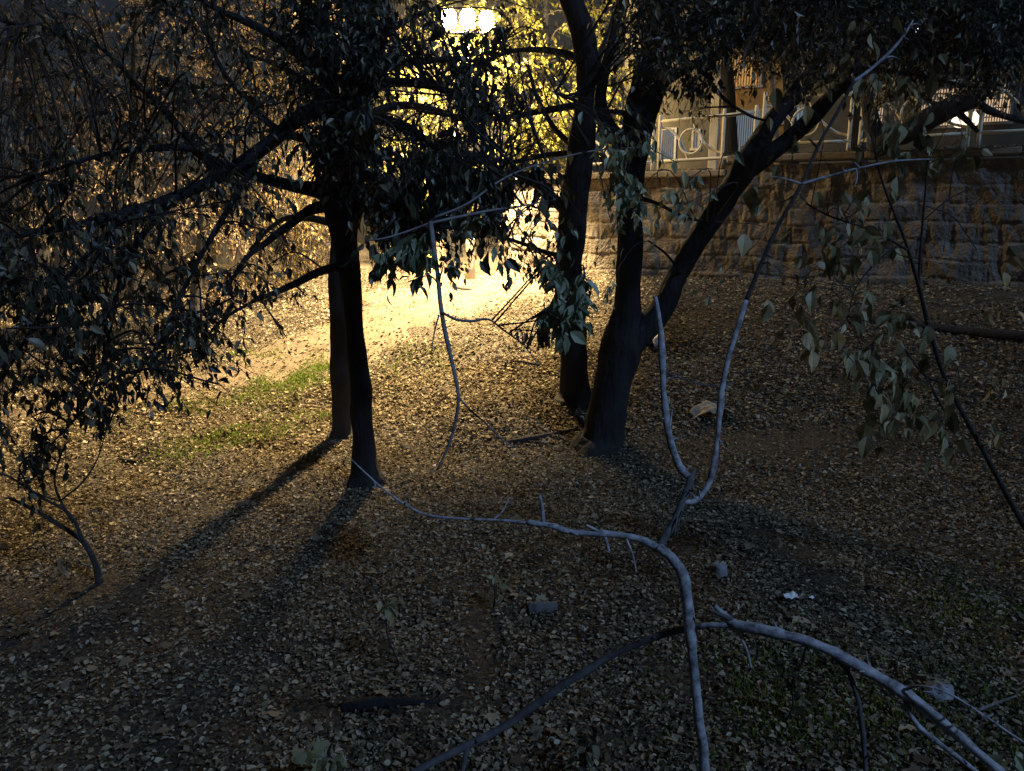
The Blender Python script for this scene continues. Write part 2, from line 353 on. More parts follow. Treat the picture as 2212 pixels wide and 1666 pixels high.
grassline((722, 890), (400, 975), 13, 430, (.24, .16), .045)
grassline((470, 870), (250, 930), 6, 260, (.35, .25), .04)
grassline((930, 770), (790, 830), 5, 300, (.35, .28), .04)
grass([(560, 768), (600, 775), (530, 765)], 260, (.25, .08), .05)
grass([(2100, 1400), (2180, 1520), (1980, 1560), (2160, 1640), (1850, 1600), (2230, 1300), (1700, 1640), (1620, 1480), (1750, 1500), (2080, 1300), (1930, 1650)], 520, (.28, .26), .05)
tag(mb.build('grass', M['grass'], smooth=False), 'patches of short green grass growing through the leaves', 'grass', kind='stuff')

# ------------------------------------------------------------------ retaining wall and terrace
U0, U1, US = -2.15, 14.0, 2.35
C1, C2 = 3.32, 3.55
wall = thing('stone_wall', W(4, 0, 1.2), 'rough stone retaining wall with a stepped coping below the railings', 'wall')
us = np.arange(U0, U1, .024); zs = np.arange(.7, C2 - .14, .024); UU, ZZ = np.meshgrid(us, zs)
ch = .30; ci = np.floor((ZZ + .055 * vnoise(UU * 1.1, ZZ * 0)) / ch); cf = (ZZ + .055 * vnoise(UU * 1.1, ZZ * 0)) / ch - ci
bw = .34 + .16 * hash3(ci, ci * 0 + 3, ci * 0); uo = UU + hash3(ci, ci * 0, ci * 0 + 5) * .5 + .05 * vnoise(UU * 2.3, ci * 3.7); bi = np.floor(uo / bw); bf = uo / bw - bi
edge = np.minimum(np.minimum(cf, 1 - cf) * ch, np.minimum(bf, 1 - bf) * bw); rnd = hash3(bi, ci, ci * 0 + 11)
tilt = (bf - .5) * (hash3(bi, ci, ci * 0 + 2) - .5) * .12 + (cf - .5) * (hash3(bi, ci, ci * 0 + 4) - .5) * .10
dz = sstep(-.02, .05, edge) * (.014 + .030 * rnd + tilt * .6) + .042 * fbm(UU * 4.6 + ZZ * .7, ZZ * 2.9, UU * 0 + 3, 5) + .022 * np.abs(vnoise(UU * 12 + 2 * ZZ, ZZ * 6)) + .03 * vnoise(UU * 1.1, ZZ * 1.3)
dz = dz * .72
dz = np.where(ZZ > np.where(UU < US, C1, C2) - .10, dz * 0 - .02, dz)
V = np.stack([A[0] + E2[0] * UU - NB[0] * dz, A[1] + E2[1] * UU - NB[1] * dz, np.minimum(ZZ, np.where(UU < US, C1 - .11, 9))], -1)
nx = len(us); i = np.arange(len(zs) - 1)[:, None] * nx; j = np.arange(nx - 1)[None, :]
MB().add(V, np.stack([i + j, i + j + 1, i + nx + j + 1, i + nx + j], -1).reshape(-1, 4)).build('wall_face', M['stone'], wall, smooth=False)
def coping(u0, u1, z):
    mb = MB(); k = u0
    while k < u1 - .05:
        e = min(k + 1.1, u1); wbox(mb, k + .004, e - .004, -.13, .34, z - .11, z + .006 * R.rand(), .02); k = e
    mb.build('coping', M['coping'], wall, smooth=False)
coping(U0, US, C1); coping(US + .01, U1, C2)
mb = MB(); wbox(mb, U0 + .1, U1 + 4, .30, 16, .3, C1 - .03)
tag(mb.build('terrace', M['paving'], smooth=False), 'raised paved terrace behind the stone wall', 'terrace', kind='structure')

# ------------------------------------------------------------------ railings on the coping
VF = .16
def rpanel(posts, zt, zb, ring_u, label, base):
    us_ = [plane_hit(px, 300, VF)[0] for px in posts]
    t = thing('railing_panel', W((us_[0] + us_[-1]) / 2, VF, base), label, 'railing', 'tube railing panels along the wall top')
    def zl(u, z): return z[0] + (z[1] - z[0]) * (u - us_[0]) / (us_[-1] - us_[0])
    for k, u in enumerate(us_):
        mb = MB(); top = zl(u, zt) + .10
        tube(mb, [W(u, VF, base - .02), W(u, VF, (base + top) / 2), W(u, VF, top - .03), W(u, VF, top)], [.032, .032, .032, .018], 12, sm=3); mb.build('post', M['rail'], t)
    for nm, z in (('top_rail', zt), ('bottom_rail', zb)):
        mb = MB(); tube(mb, [W(us_[0], VF, z[0]), W(us_[-1], VF, z[1])], [.03, .03], 12, sm=4); mb.build(nm, M['rail'], t)
    ru = plane_hit(ring_u, 300, VF)[0] if ring_u else None
    if ru:
        zc_ = (zl(ru, zt) + zl(ru, zb)) / 2 - .04; rr = (zl(ru, zt) - zl(ru, zb)) * .30
        a = np.linspace(0, 2 * math.pi, 33); mb = MB()
        tube(mb, [W(ru + rr * .95 * math.cos(q), VF - .02, zc_ + rr * math.sin(q)) for q in a], [.022] * 33, 8, sm=2, cap=False); mb.build('ring', M['rail'], t)
        l0 = us_[0]; l1 = us_[1] if abs(us_[1] - ru) > abs(us_[0] - ru) * .6 else us_[-1]
        h = lambda u, f: zl(u, zb) + (zl(u, zt) - zl(u, zb)) * f
        def arc(pts, dv):
            mb = MB(); tube(mb, [W(u, VF + dv, h(u, f)) for u, f in pts], [.024] * len(pts), 8, sm=6); mb.build('curved_bar', M['rail'], t)
        w_ = l1 - l0
        arc([(l0, .86), (l0 + .16 * w_, .78), (l0 + .30 * w_, .55), (l0 + .40 * w_, .28), (l0 + .46 * w_, .02)], .02)
        arc([(l0 + .50 * w_, .98), (l0 + .57 * w_, .72), (l0 + .68 * w_, .45), (l0 + .84 * w_, .22), (l1, .12)], .045)
    return t
zh = lambda px, py: plane_hit(px, py, VF)[1]
rpanel([1248, 1411], (zh(1248, 285), zh(1411, 266)), (zh(1248, 356), zh(1411, 351)), 1330, 'tube railing panel behind the two middle trunks, furthest left', C1)
rpanel([1425, 1562, 1630], (zh(1425, 263), zh(1630, 243)), (zh(1425, 349), zh(1630, 338)), 1493, 'tube railing panel with a ring in front of the pale concrete post', C1)
rpanel([1647, 1834], (zh(1647, 214), zh(1834, 203)), (zh(1647, 313), zh(1834, 305)), 1738, 'tube railing panel crossed by the leaning dark tree stem', C2)
rpanel([1858, 2090], (zh(1858, 190), zh(2090, 175)), (zh(1858, 304), zh(2090, 288)), 1975, 'tube railing panel behind the limb spreading from the wall top', C2)
rpanel([2114, 2360], (zh(2114, 173), zh(2360, 155)), (zh(2114, 287), zh(2360, 276)), 2240, 'tube railing panel running out at the right edge', C2)

# ------------------------------------------------------------------ building behind
VB = 5.2
def wu(px, py=300, v=VB): return plane_hit(px, py, v)[0]
bld = thing('building', W(6, VB, C1), 'plastered building behind the railings with lit barred windows', 'building')
Zt = C1 + 7
mb = MB(); ua, ub, uc_ = wu(1345), wu(1548), wu(1700)
wbox(mb, ua, ub, VB, VB + 4, C1 - .1, Zt); wbox(mb, uc_, 24, VB, VB + 4, C1 - .1, Zt)
mb.build('plaster_wall', M['plaster'], bld, smooth=False)
mb = MB(); wbox(mb, ub, uc_, VB + .06, VB + 4, C1 - .1, Zt); mb.build('ochre_wall', M['ochre'], bld, smooth=False)
mb = MB(); wbox(mb, ua - .2, 24.2, VB - .3, VB + 4.2, Zt, Zt + .25, .03); mb.build('roof_slab', M['concrete'], bld, smooth=False)
def window(px0, px1, py0, py1, glass, nbars, nm='window', frame='iron', cross=0, out=0.0):
    u0, z1 = plane_hit(px0, py0, VB); u1, z0 = plane_hit(px1, py1, VB)
    mb = MB()
    for a, b, c, d in ((u0 - .05, u0, z0, z1), (u1, u1 + .05, z0, z1), (u0 - .05, u1 + .05, z1, z1 + .05), (u0 - .08, u1 + .08, z0 - .06, z0)):
        wbox(mb, a, b, VB - .07, VB + .02, c, d)
    f = mb.build(nm, M['metal'], bld, smooth=False)
    mb = MB(); wbox(mb, u0, u1, VB - .02, VB + .015, z0, z1); p = mb.build('pane', M[glass], f, smooth=False); p.location = (0, 0, 0)
    mb = MB()
    for k in range(nbars):
        u = u0 + (u1 - u0) * (k + .5) / nbars; tube(mb, [W(u, VB - .10 - out, z0), W(u, VB - .10 - out, z1)], [.011, .011], 6, sm=0)
    for k in range(cross):
        z = z0 + (z1 - z0) * (k + .5) / cross; tube(mb, [W(u0, VB - .085 - out, z), W(u1, VB - .085 - out, z)], [.011, .011], 6, sm=0)
    q = mb.build('grille', M['iron'], f, smooth=False); q.location = (0, 0, 0); return f
window(1562, 1640, 103, 184, 'amberwin', 14)
window(1570, 1636, 245, 330, 'shutter', 15)
window(1662, 1740, 236, 262, 'shutter', 10)
window(1432, 1456, 282, 345, 'shutter', 6)
window(1500, 1508, 284, 320, 'shutter', 2)
window(1995, 2078, 196, 270, 'pink', 16, cross=4)  # pink panes: glow added in place of the lit pinkish wall
window(2095, 2178, 188, 262, 'pink', 16, cross=4)
window(1885, 1905, 196, 262, 'pink', 4, cross=3)
# dark metal box below the lit panel
mb = MB(); u0, z1 = plane_hit(1600, 316, 4.4); u1, z0 = plane_hit(1634, 372, 4.4)
mb2 = thing('metal_cabinet', W((u0 + u1) / 2, 4.5, C1 - .03), 'dark barred metal cabinet below the pale blue lit window', 'cabinet')
wbox(mb, u0, u1, 4.4, 4.9, C1 - .03, z1, .01); mb.build('body', M['iron'], mb2, smooth=False)
mb = MB()
for k in range(6):
    u = u0 + (u1 - u0) * (k + .5) / 6; tube(mb, [W(u, 4.37, C1 + .05), W(u, 4.37, z1 - .05)], [.014, .014], 6, sm=0)
mb.build('bars', M['rail'], mb2)
# round glowing bulbs
for k, (px, py, r, lab) in enumerate(((2075, 258, .17, 'glowing warm globe light beside the added glowing pink panes, left of two'), (2100, 258, .15, 'glowing warm globe light beside the added glowing pink panes, right of two'))):
    u, z = plane_hit(px, py, VB - .5)
    t = thing('globe_light', W(u, VB - .5, z), lab, 'light', 'globe lights on the facade')
    mb = MB(); q = np.linspace(0, math.pi, 11); tube(mb, [W(u, VB - .5, z - r * math.cos(a)) for a in q], [max(r * math.sin(a), .004) for a in q], 16, sm=0); mb.build('globe', M['pinkhot'], t)
    mb = MB(); tube(mb, [W(u, VB - .5, z - r), W(u, VB - .3, z - r - .06), W(u, VB + .01, z - r - .06)], [.02, .02, .03], 8, sm=4); mb.build('bracket', M['iron'], t)
u, z = plane_hit(1983, 66, VB - .35)
t = thing('wall_lamp', W(u, VB, z), 'cold white lamp high on the facade glimpsed through leaves', 'lamp')
mb = MB(); wbox(mb, u - .11, u + .11, VB - .45, VB - .3, z - .28, z + .2, .04); mb.build('lamp_glass', M['cold'], t)
mb = MB(); wbox(mb, u - .05, u + .05, VB - .29, VB + .005, z + .15, z + .24, .01); mb.build('bracket', M['iron'], t)
# concrete utility post in front of the building
u, _ = plane_hit(1541, 300, 1.2)
mb = MB(); wbox(mb, u - .085, u + .085, 1.2, 1.37, C1 - .04, C1 + 6.5, .015)
tag(mb.build('concrete_post', M['concrete'], smooth=False), 'pale square concrete post standing behind the ringed railing', 'post')

# ------------------------------------------------------------------ street lamp
LB = gnd(1017, 604); LX, LY = LB[0], LB[1]; LZ = at(1015, 43, LY)[2]
lamp = thing('street_lamp', LB, 'street lamp with three glowing square lanterns above the path', 'street lamp')
mb = MB(); tube(mb, [(LX, LY, LB[2] - .1), (LX, LY, LB[2] + .75), (LX, LY, LB[2] + .8)], [.09, .09, .06], 16, sm=3); mb.build('base', M['concrete'], lamp)
mb = MB(); tube(mb, [(LX, LY, LB[2] + .7), (LX, LY, LB[2] + 3), (LX, LY, LZ - .25)], [.045, .04, .03], 12, sm=4); mb.build('pole', M['iron'], lamp)
mb = MB(); tube(mb, [(LX - .33, LY, LZ - .22), (LX + .33, LY, LZ - .22)], [.025, .025], 10, sm=3); mb.build('crossbar', M['iron'], lamp)
for k in (-1, 0, 1):
    c = np.array([LX + k * .335, LY, LZ + (.012 if k < 1 else -.03)])
    mb = MB(); box(mb, c, (.25, .25, .28), bev=.055); h = mb.build('lantern', M['lamp'], lamp, smooth=False)
    mb = MB(); box(mb, c + (0, 0, .161), (.18, .18, .02), bev=.007)
    q = mb.build('lantern_cap', M['metal'], h, smooth=False); q.location = (0, 0, 0)
    mb = MB(); tube(mb, [c + (0, 0, -.24), c + (0, 0, -.152)], [.03, .04], 10, sm=0); mb.build('lantern_stem', M['iron'], lamp)
pl = bpy.data.lights.new('lantern_light', 'SPOT'); pl.energy = SPOT_POWER; pl.color = (1.0, .73, .36); pl.spot_size = math.radians(119); pl.spot_blend = .5; pl.shadow_soft_size = .13
po = bpy.data.objects.new('lantern_light', pl); C.objects.link(po); po.parent = lamp; po.location = Vector((LX, LY - .25, LZ - .36)) - lamp.location
p2 = pl.copy(); p2.energy = BACK_POWER; p2.spot_size = math.radians(160); p2.spot_blend = .7
o2 = bpy.data.objects.new('lantern_light', p2); C.objects.link(o2); o2.parent = lamp; o2.location = Vector((LX, LY + .3, LZ)) - lamp.location
o2.rotation_euler = Vector((-.40, 1, -.05)).to_track_quat('-Z', 'Y').to_euler()
po.rotation_euler = Vector((-.36, -.03, -1)).to_track_quat('-Z', 'Y').to_euler()

# ------------------------------------------------------------------ trees
# open windows in the near foliage (the crowns are thin there): image x, y, half sizes, share of leaves missing
GAPS = [(1015, 42, 62, 27, 1.0), (890, 230, 90, 95, .88), (1190, 270, 78, 80, .92), (1130, 495, 75, 75, .75), (960, 500, 40, 50, .6), (900, 90, 70, 50, .6), (1000, 150, 90, 45, .45), (1530, 290, 130, 85, .85), (1730, 290, 110, 60, .8), (1690, 170, 60, 55, .6), (1590, 150, 50, 50, .8), (640, 500, 70, 60, .8), (640, 250, 60, 50, .5), (1130, 130, 60, 60, .5), (1050, 310, 75, 60, .65), (960, 420, 70, 40, .5), (840, 330, 45, 70, .5), (560, 540, 90, 70, .55), (400, 480, 80, 50, .35), (300, 700, 60, 60, .4), (1985, 66, 22, 22, .8), (2080, 255, 90, 50, .7)]
class Tree:
    def __init__(s, name, base, label, cat='tree', group=None):
        s.root = thing(name, base, label, cat, group); s.att = []; s.tw = MB(); s.lf = MB(); s.base = np.array(base)
    def limb(s, tr, Y, nm='limb', m='bark', sides=12, rough=.12, ground=False, flare=1.55, sm=7, att=True, freq=6.0):
        """tr: [(px,py,rpx)], Y: distance or list of distances"""
        Ys = [Y] * len(tr) if np.isscalar(Y) else Y
        P = [at(a[0], a[1], y) for a, y in zip(tr, Ys)]; r = [a[2] * dep(p) / FP for a, p in zip(tr, P)]
        if ground:
            b = P[0].copy(); P[0] = P[0] + np.array([0, 0, .02]); r0 = r[0]; r[0] = r0 * flare
            P.insert(1, P[0] + (P[1] - P[0]) * .22); r.insert(1, r0 * 1.02)
            P.insert(0, b - np.array([0, 0, .25])); r.insert(0, r0 * flare * 1.25)
        mb = MB(); Q = tube(mb, P, r, sides, rough, sm, freq=freq); mb.build(nm, M[m], s.root)
        if att: s.att.append(Q)
        return Q
    def twig(s, P, r0, r1, sides=5, sm=5):
        Q = tube(s.tw, P, np.linspace(r0, r1, len(P)), sides, 0, sm, cap=False); return Q
    def blob(s, c, rad, nsub, nleaf, L, tpl=T_DIA, droop=.5, wr=(.38, .55), link=True, r0=.011, bare=0, lmin=.6, gaps=True):
        """a leafy spray round c fed by a twig from the nearest limb"""
        c = np.asarray(c, float); rad = np.asarray([rad] * 3 if np.isscalar(rad) else rad, float)
        if link and s.att:
            At = np.concatenate(s.att); k = np.argmin(((At - c) ** 2).sum(1) + (R.rand(len(At)) * .3)); a = At[k]
            mid = (a + c) / 2 + R.normal(0, .12, 3) * np.linalg.norm(a - c) + np.array([0, 0, .12 * np.linalg.norm(a - c)])
            Q = s.twig([a, mid, c], r0, r0 * .45)
            src = Q[len(Q) // 2:]
        else: src = np.array([c])
        for _ in range(nsub):
            st = src[R.randint(len(src))]; d = unit(R.normal(0, 1, 3)) * rad * R.rand() ** .4
            en = c + d; en[2] -= droop * rad[2] * R.rand()
            m2 = (st + en) / 2 + R.normal(0, .10, 3) * rad + np.array([0, 0, .18 * rad[2]])
            Q = s.twig([st, m2, en], r0 * .36, r0 * .14, 3, 4)
            if nleaf <= 0 or R.rand() < bare: continue
            n = max(1, int(nleaf * (.6 + .8 * R.rand()))); t = .25 + .75 * R.rand(n); k = t * (len(Q) - 1); k0 = np.minimum(k.astype(int), len(Q) - 2)
            P = Q[k0] + (Q[k0 + 1] - Q[k0]) * (k - k0)[:, None]; P = P + R.normal(0, .012, (n, 3))
            dr = unit(en - st)[None] * .35 + R.normal(0, .55, (n, 3)) + np.array([0, 0, -droop * 1.1]); nn = R.normal(0, .7, (n, 3)) + np.array([0, -.35, .6])
            Ln = L * (lmin + (1.25 - lmin) * R.rand(n)); wv = Ln * (wr[0] + (wr[1] - wr[0]) * R.rand(n))
            if gaps:
                q = P - EYE; dd = q @ FWD; qx = 1106 + FP * q[:, 0] / dd; qy = 833 - FP * (q @ UP) / dd; kp = np.ones(n, bool)
                for (gx, gy, ax_, ay_, pr) in GAPS: kp &= (((qx - gx) / ax_) ** 2 + ((qy - gy) / ay_) ** 2 > 1) | (R.rand(n) > pr)
                P, dr, nn, Ln, wv = P[kp], dr[kp], nn[kp], Ln[kp], wv[kp]
            if len(P): leaves(s.lf, P, dr, nn, Ln, wv, tpl)
    def finish(s, leafm, twm='twig', nm='foliage'):
        if s.tw.n: s.tw.build('twigs', M[twm], s.root)
        if s.lf.n: s.lf.build(nm, M[leafm], s.root, smooth=False)
        s.tw = MB(); s.lf = MB()
def inpoly(x, y, poly):
    c = False; n = len(poly)
    for i in range(n):
        (x1, y1), (x2, y2) = poly[i], poly[i - 1]
        if (y1 > y) != (y2 > y) and x < (x2 - x1) * (y - y1) / (y2 - y1) + x1: c = not c
    return c
def polyblobs(poly, n, Yr):
    xs_ = [p[0] for p in poly]; ys_ = [p[1] for p in poly]; out = []
    while len(out) < n:
        x = R.uniform(min(xs_), max(xs_)); y = R.uniform(min(ys_), max(ys_))
        if inpoly(x, y, poly): out.append(at(x, y, R.uniform(*Yr)))
    return out

# --- left front tree
b = gnd(792, 1045); Y1 = b[1]
t1 = Tree('leafy_tree', b, 'dark tree with the nearer of the two left trunks and wide drooping left limbs')
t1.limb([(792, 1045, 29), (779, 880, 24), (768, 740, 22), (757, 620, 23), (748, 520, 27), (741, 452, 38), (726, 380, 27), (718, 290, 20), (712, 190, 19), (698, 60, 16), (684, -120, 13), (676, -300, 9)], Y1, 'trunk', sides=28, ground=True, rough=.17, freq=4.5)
t1.limb([(748, 500, 20), (758, 430, 24), (772, 350, 20), (780, 240, 22), (776, 120, 19), (790, -20, 16), (800, -180, 11)], Y1 - .05, 'trunk', sides=20, rough=.16, freq=4.5)
LT = [
    ([(735, 250, 22), (670, 240, 17), (566, 322, 15), (470, 385, 13), (380, 425, 12), (280, 458, 10), (150, 490, 8), (-30, 520, 6)], [Y1, 6.8, 6.4, 6.1, 5.9, 5.6, 5.3, 5.0]),
    ([(735, 430, 22), (690, 412, 18), (624, 400, 13), (506, 367, 11), (405, 322, 9), (320, 322, 7), (220, 335, 5), (80, 380, 4)], [Y1, 6.9, 6.7, 6.4, 6.2, 6.0, 5.8, 5.6]),
    ([(470, 372, 10), (405, 300, 10), (354, 236, 8), (297, 182, 7), (216, 102, 5), (120, 65, 4), (20, 50, 3)], [6.3, 6.4, 6.5, 6.6, 6.8, 7.0, 7.0]),
    ([(738, 440, 18), (675, 452, 12), (620, 490, 9), (573, 526, 7), (530, 560, 5), (480, 640, 3)], [Y1, 6.9, 6.7, 6.5, 6.3, 6.1]),
    ([(750, 570, 12), (690, 587, 9), (640, 612, 8), (590, 634, 6), (540, 655, 4), (470, 700, 3), (430, 760, 2)], [Y1, 6.8, 6.6, 6.4, 6.3, 6.1, 6.0]),
    ([(725, 180, 18), (640, 110, 12), (560, 60, 9), (470, 20, 7), (380, -30, 5)], [Y1, 6.8, 6.7, 6.6, 6.4]),
    ([(725, 120, 15), (660, 40, 10), (600, -40, 7)], [Y1, 7.2, 7.4]),
    ([(730, 300, 15), (660, 300, 10), (600, 280, 8), (540, 225, 6), (480, 150, 5), (440, 60, 4)], [Y1, 7.3, 7.5, 7.6, 7.7, 7.8]),
    ([(740, 230, 18), (807, 188, 13), (870, 178, 10), (940, 189, 8), (1010, 215, 6), (1080, 250, 4)], [Y1, 7.0, 6.8, 6.6, 6.4, 6.2]),
    ([(740, 180, 16), (807, 147, 11), (870, 136, 9), (925, 131, 7), (1000, 128, 5), (1080, 150, 3)], [Y1, 7.2, 7.3, 7.3, 7.4, 7.5]),
    ([(740, 260, 18), (820, 258, 13), (890, 284, 12), (957, 337, 9), (1010, 380, 6), (1040, 440, 4)], [Y1, 6.9, 6.7, 6.5, 6.3, 6.2]),
    ([(745, 420, 16), (797, 421, 10), (850, 450, 7), (898, 480, 5), (930, 520, 3)], [Y1, 6.7, 6.4, 6.2, 6.0]),
    ([(380, 425, 8), (300, 520, 7), (250, 640, 5), (230, 760, 4), (180, 880, 3), (110, 960, 2), (40, 1030, 2)], [5.9, 5.7, 5.5, 5.3, 5.1, 5.0, 4.9]),
    ([(566, 322, 8), (500, 440, 7), (430, 560, 5), (380, 660, 4), (330, 760, 3), (270, 840, 2), (230, 930, 2)], [6.4, 6.2, 6.0, 5.8, 5.6, 5.5, 5.4]),
    ([(280, 458, 7), (180, 560, 5), (100, 660, 4), (40, 760, 3), (-20, 860, 2)], [5.6, 5.3, 5.1, 5.0, 4.9]),
]
for tr, Ys in LT: t1.limb(tr, Ys, sides=9, rough=.07, sm=5)
dense = [(-60, 330), (150, 380), (330, 400), (560, 400), (660, 480), (620, 560), (540, 610), (480, 660), (440, 730), (330, 790), (240, 850), (120, 880), (20, 930), (-60, 960)]
for (px, py) in ((20, 960), (70, 930), (130, 900), (190, 850), (250, 820), (320, 790), (380, 770), (430, 740), (470, 690), (520, 650), (580, 620), (110, 1000), (50, 1030), (220, 900), (300, 840)):
    Y_ = 4.6 + px / 400 + R.uniform(-.3, .3); c = at(px, py - 30, Y_); t1.blob(c, (.12, .12, .26), 6, 5, .07, T_LEAF, 1.6)
for c in polyblobs(dense, 84, (4.4, 7.8)): t1.blob(c, .38, 9, 6, .078, T_LEAF, .9, bare=.15)
for c in polyblobs([(-40, 500), (330, 520), (420, 640), (330, 740), (120, 860), (-40, 880)], 8, (4.0, 5.6)): t1.blob(c, .36, 9, 6, .085, T_LEAF, .9)
top = [(-60, -80), (640, -80), (690, 60), (660, 240), (560, 430), (420, 440), (200, 420), (-60, 400)]
for c in polyblobs(top, 120, (5.2, 8.4)): t1.blob(c, .42, 9, 5, .07, T_LEAF, .7, bare=.35)
for c in polyblobs([(640, -80), (830, -80), (830, 200), (790, 360), (690, 380), (640, 250)], 72, (5.8, 7.6)): t1.blob(c, .32, 9, 6, .09, T_LEAF, .8, bare=.2)
for (px, py, Y, r, ns, nl, L) in ((60, 980, 4.9, .22, 6, 5, .07), (110, 930, 5.0, .2, 5, 5, .07), (40, 1060, 4.8, .15, 4, 4, .06), (230, 880, 5.3, .15, 5, 6, .06), (270, 820, 5.4, .16, 5, 6, .06),
                                  (430, 770, 5.8, .16, 5, 7, .06), (350, 800, 5.6, .14, 4, 6, .06), (600, 640, 6.3, .12, 4, 5, .05), (660, 640, 6.4, .13, 5, 5, .05), (620, 730, 6.3, .12, 4, 4, .05),
                                  (225, 690, 4.2, .12, 4, 4, .10), (15, 710, 3.4, .06, 3, 2, .10), (470, 830, 4.0, .10, 5, 2, .10)):
    t1.blob(at(px, py, Y), r, ns, nl, L, T_LEAF, .8)
rt = [(770, -60), (1000, -60), (1000, 120), (990, 400), (1060, 520), (900, 560), (800, 540), (780, 300)]
for c in polyblobs(rt, 46, (5.8, 7.6)): t1.blob(c, .30, 9, 5, .078, T_LEAF, .9)
for c in polyblobs([(790, 230), (1000, 300), (1010, 450), (880, 520), (790, 520)], 40, (5.4, 7.2)): t1.blob(c, .28, 8, 5, .115, T_LEAF, 1.1)
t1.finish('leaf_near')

# --- left rear tree
b = gnd(738, 946); Y2 = b[1]
t2 = Tree('leafy_tree', b, 'dark tree with the farther of the two left trunks, half hidden by the nearer')
t2.limb([(740, 946, 22), (737, 880, 20), (735, 800, 20), (731, 700, 18), (728, 600, 17), (734, 500, 18), (746, 400, 16), (752, 260, 15), (760, 120, 13), (768, -40, 11), (775, -220, 8)], Y2, 'trunk', sides=24, ground=True)
for tr, Ys in (([(775, 260, 12), (850, 230, 9), (930, 235, 7), (1020, 270, 5), (1090, 330, 3)], [Y2, 8.6, 8.7, 8.9, 9.0]), ([(782, 120, 12), (850, 60, 8), (930, 20, 5)], [Y2, 8.6, 8.9]),
               ([(775, 300, 12), (690, 200, 9), (620, 150, 6), (540, 120, 4)], [Y2, 8.8, 9.0, 9.3]), ([(745, 490, 10), (660, 470, 8), (600, 480, 5), (540, 540, 4)], [Y2, 8.7, 8.9, 9.0])):
    t2.limb(tr, Ys, sides=8, rough=.06, sm=5)
for c in polyblobs([(780, -60), (1180, -60), (1180, 120), (1120, 220), (900, 260), (790, 220)], 26, (8.2, 10.0)): t2.blob(c, .45, 8, 4, .08, T_DIA, .7, bare=.2)
for c in polyblobs([(560, 40), (700, 40), (700, 240), (600, 300), (520, 260)], 12, (8.4, 10)): t2.blob(c, .45, 9, 2, .06, T_DIA, .6, bare=.6)
for c in polyblobs([(880, 300), (1080, 330), (1100, 420), (1000, 470), (880, 420)], 14, (7.6, 9.2)): t2.blob(c, .35, 9, 6, .08, T_DIA, .9)
t2.finish('leaf_near')

# --- middle tree
b = gnd(1240, 862); Y3 = b[1]
t3 = Tree('leafy_tree', b, 'dark single trunked tree in the middle, left of the forked trunk')
t3.limb([(1240, 866, 32), (1238, 760, 30), (1234, 650, 28), (1230, 560, 28), (1238, 460, 31), (1250, 360, 28), (1262, 260, 27), (1272, 170, 28), (1258, 70, 27), (1225, -20, 26), (1190, -160, 20)], Y3, 'trunk', sides=26, ground=True)
MT = [([(1222, 455, 14), (1190, 425, 12), (1150, 392, 10), (1110, 374, 9), (1060, 385, 7), (1000, 430, 6), (945, 468, 5), (930, 482, 5)], [Y3, 9.0, 8.4, 7.6, 6.8, 6.0, 5.2, 5.0]),
      ([(1258, 330, 8), (1180, 335, 6), (1100, 350, 5), (1020, 330, 4), (960, 320, 3)], [Y3, 9.2, 8.9, 8.6, 8.3]),
      ([(1262, 225, 9), (1170, 240, 7), (1080, 255, 5), (980, 250, 4), (900, 240, 3)], [Y3, 9.2, 8.8, 8.4, 8.0]),
      ([(1268, 130, 10), (1190, 110, 7), (1110, 110, 5), (1040, 135, 4), (960, 170, 3)], [Y3, 9.4, 9.0, 8.6, 8.2]),
      ([(1256, 330, 8), (1200, 280, 6), (1160, 210, 5), (1140, 140, 4)], [Y3, 9.6, 9.8, 9.9]),
      ([(1245, 560, 6), (1180, 545, 5), (1110, 520, 4), (1040, 500, 4), (950, 490, 4)], [Y3, 8.6, 7.2, 6.0, 5.2]),
      ([(1272, 175, 12), (1310, 90, 10), (1345, -10, 9)], [Y3, 9.9, 10.1])]
for tr, Ys in MT: t3.limb(tr, Ys, sides=8, rough=.06, sm=5)
# drooping grey branch with its side twigs
for tr, Ys in (([(930, 482, 6), (938, 540, 5.5), (946, 600, 5), (952, 660, 5), (962, 720, 5), (978, 790, 4.5), (990, 855, 4), (984, 910, 3.5), (968, 965, 3), (945, 1015, 2.2)], [5.0, 4.8, 4.7, 4.6, 4.5, 4.4, 4.3, 4.3, 4.3, 4.3]),
               ([(955, 675, 3.2), (985, 690, 3), (1020, 694, 3), (1055, 690, 2.5), (1090, 715, 2), (1130, 745, 1.6), (1165, 790, 1.2)], 4.55), ([(990, 858, 2.5), (1020, 890, 2.2), (1050, 915, 2), (1085, 950, 1.6), (1110, 965, 1.2)], 4.3),
               ([(930, 482, 3.5), (985, 470, 3), (1060, 455, 3), (1130, 445, 2), (1200, 430, 2)], [5.0, 5.1, 5.3, 5.5, 5.7]), ([(930, 482, 3), (880, 500, 2.5), (830, 515, 2), (790, 520, 1.5)], [5, 5, 4.9, 4.9]),
               ([(948, 680, 2), (938, 720, 1.6), (932, 760, 1.2)], 4.55), ([(940, 470, 3), (1010, 440, 2.5), (1090, 385, 2.2), (1180, 350, 2), (1290, 325, 1.8), (1400, 318, 1.5)], [5, 5.1, 5.3, 5.5, 5.7, 5.9])):
    t3.limb(tr, Ys, 'drooping_branch', 'grey_twig', 7, 0.03, sm=5)
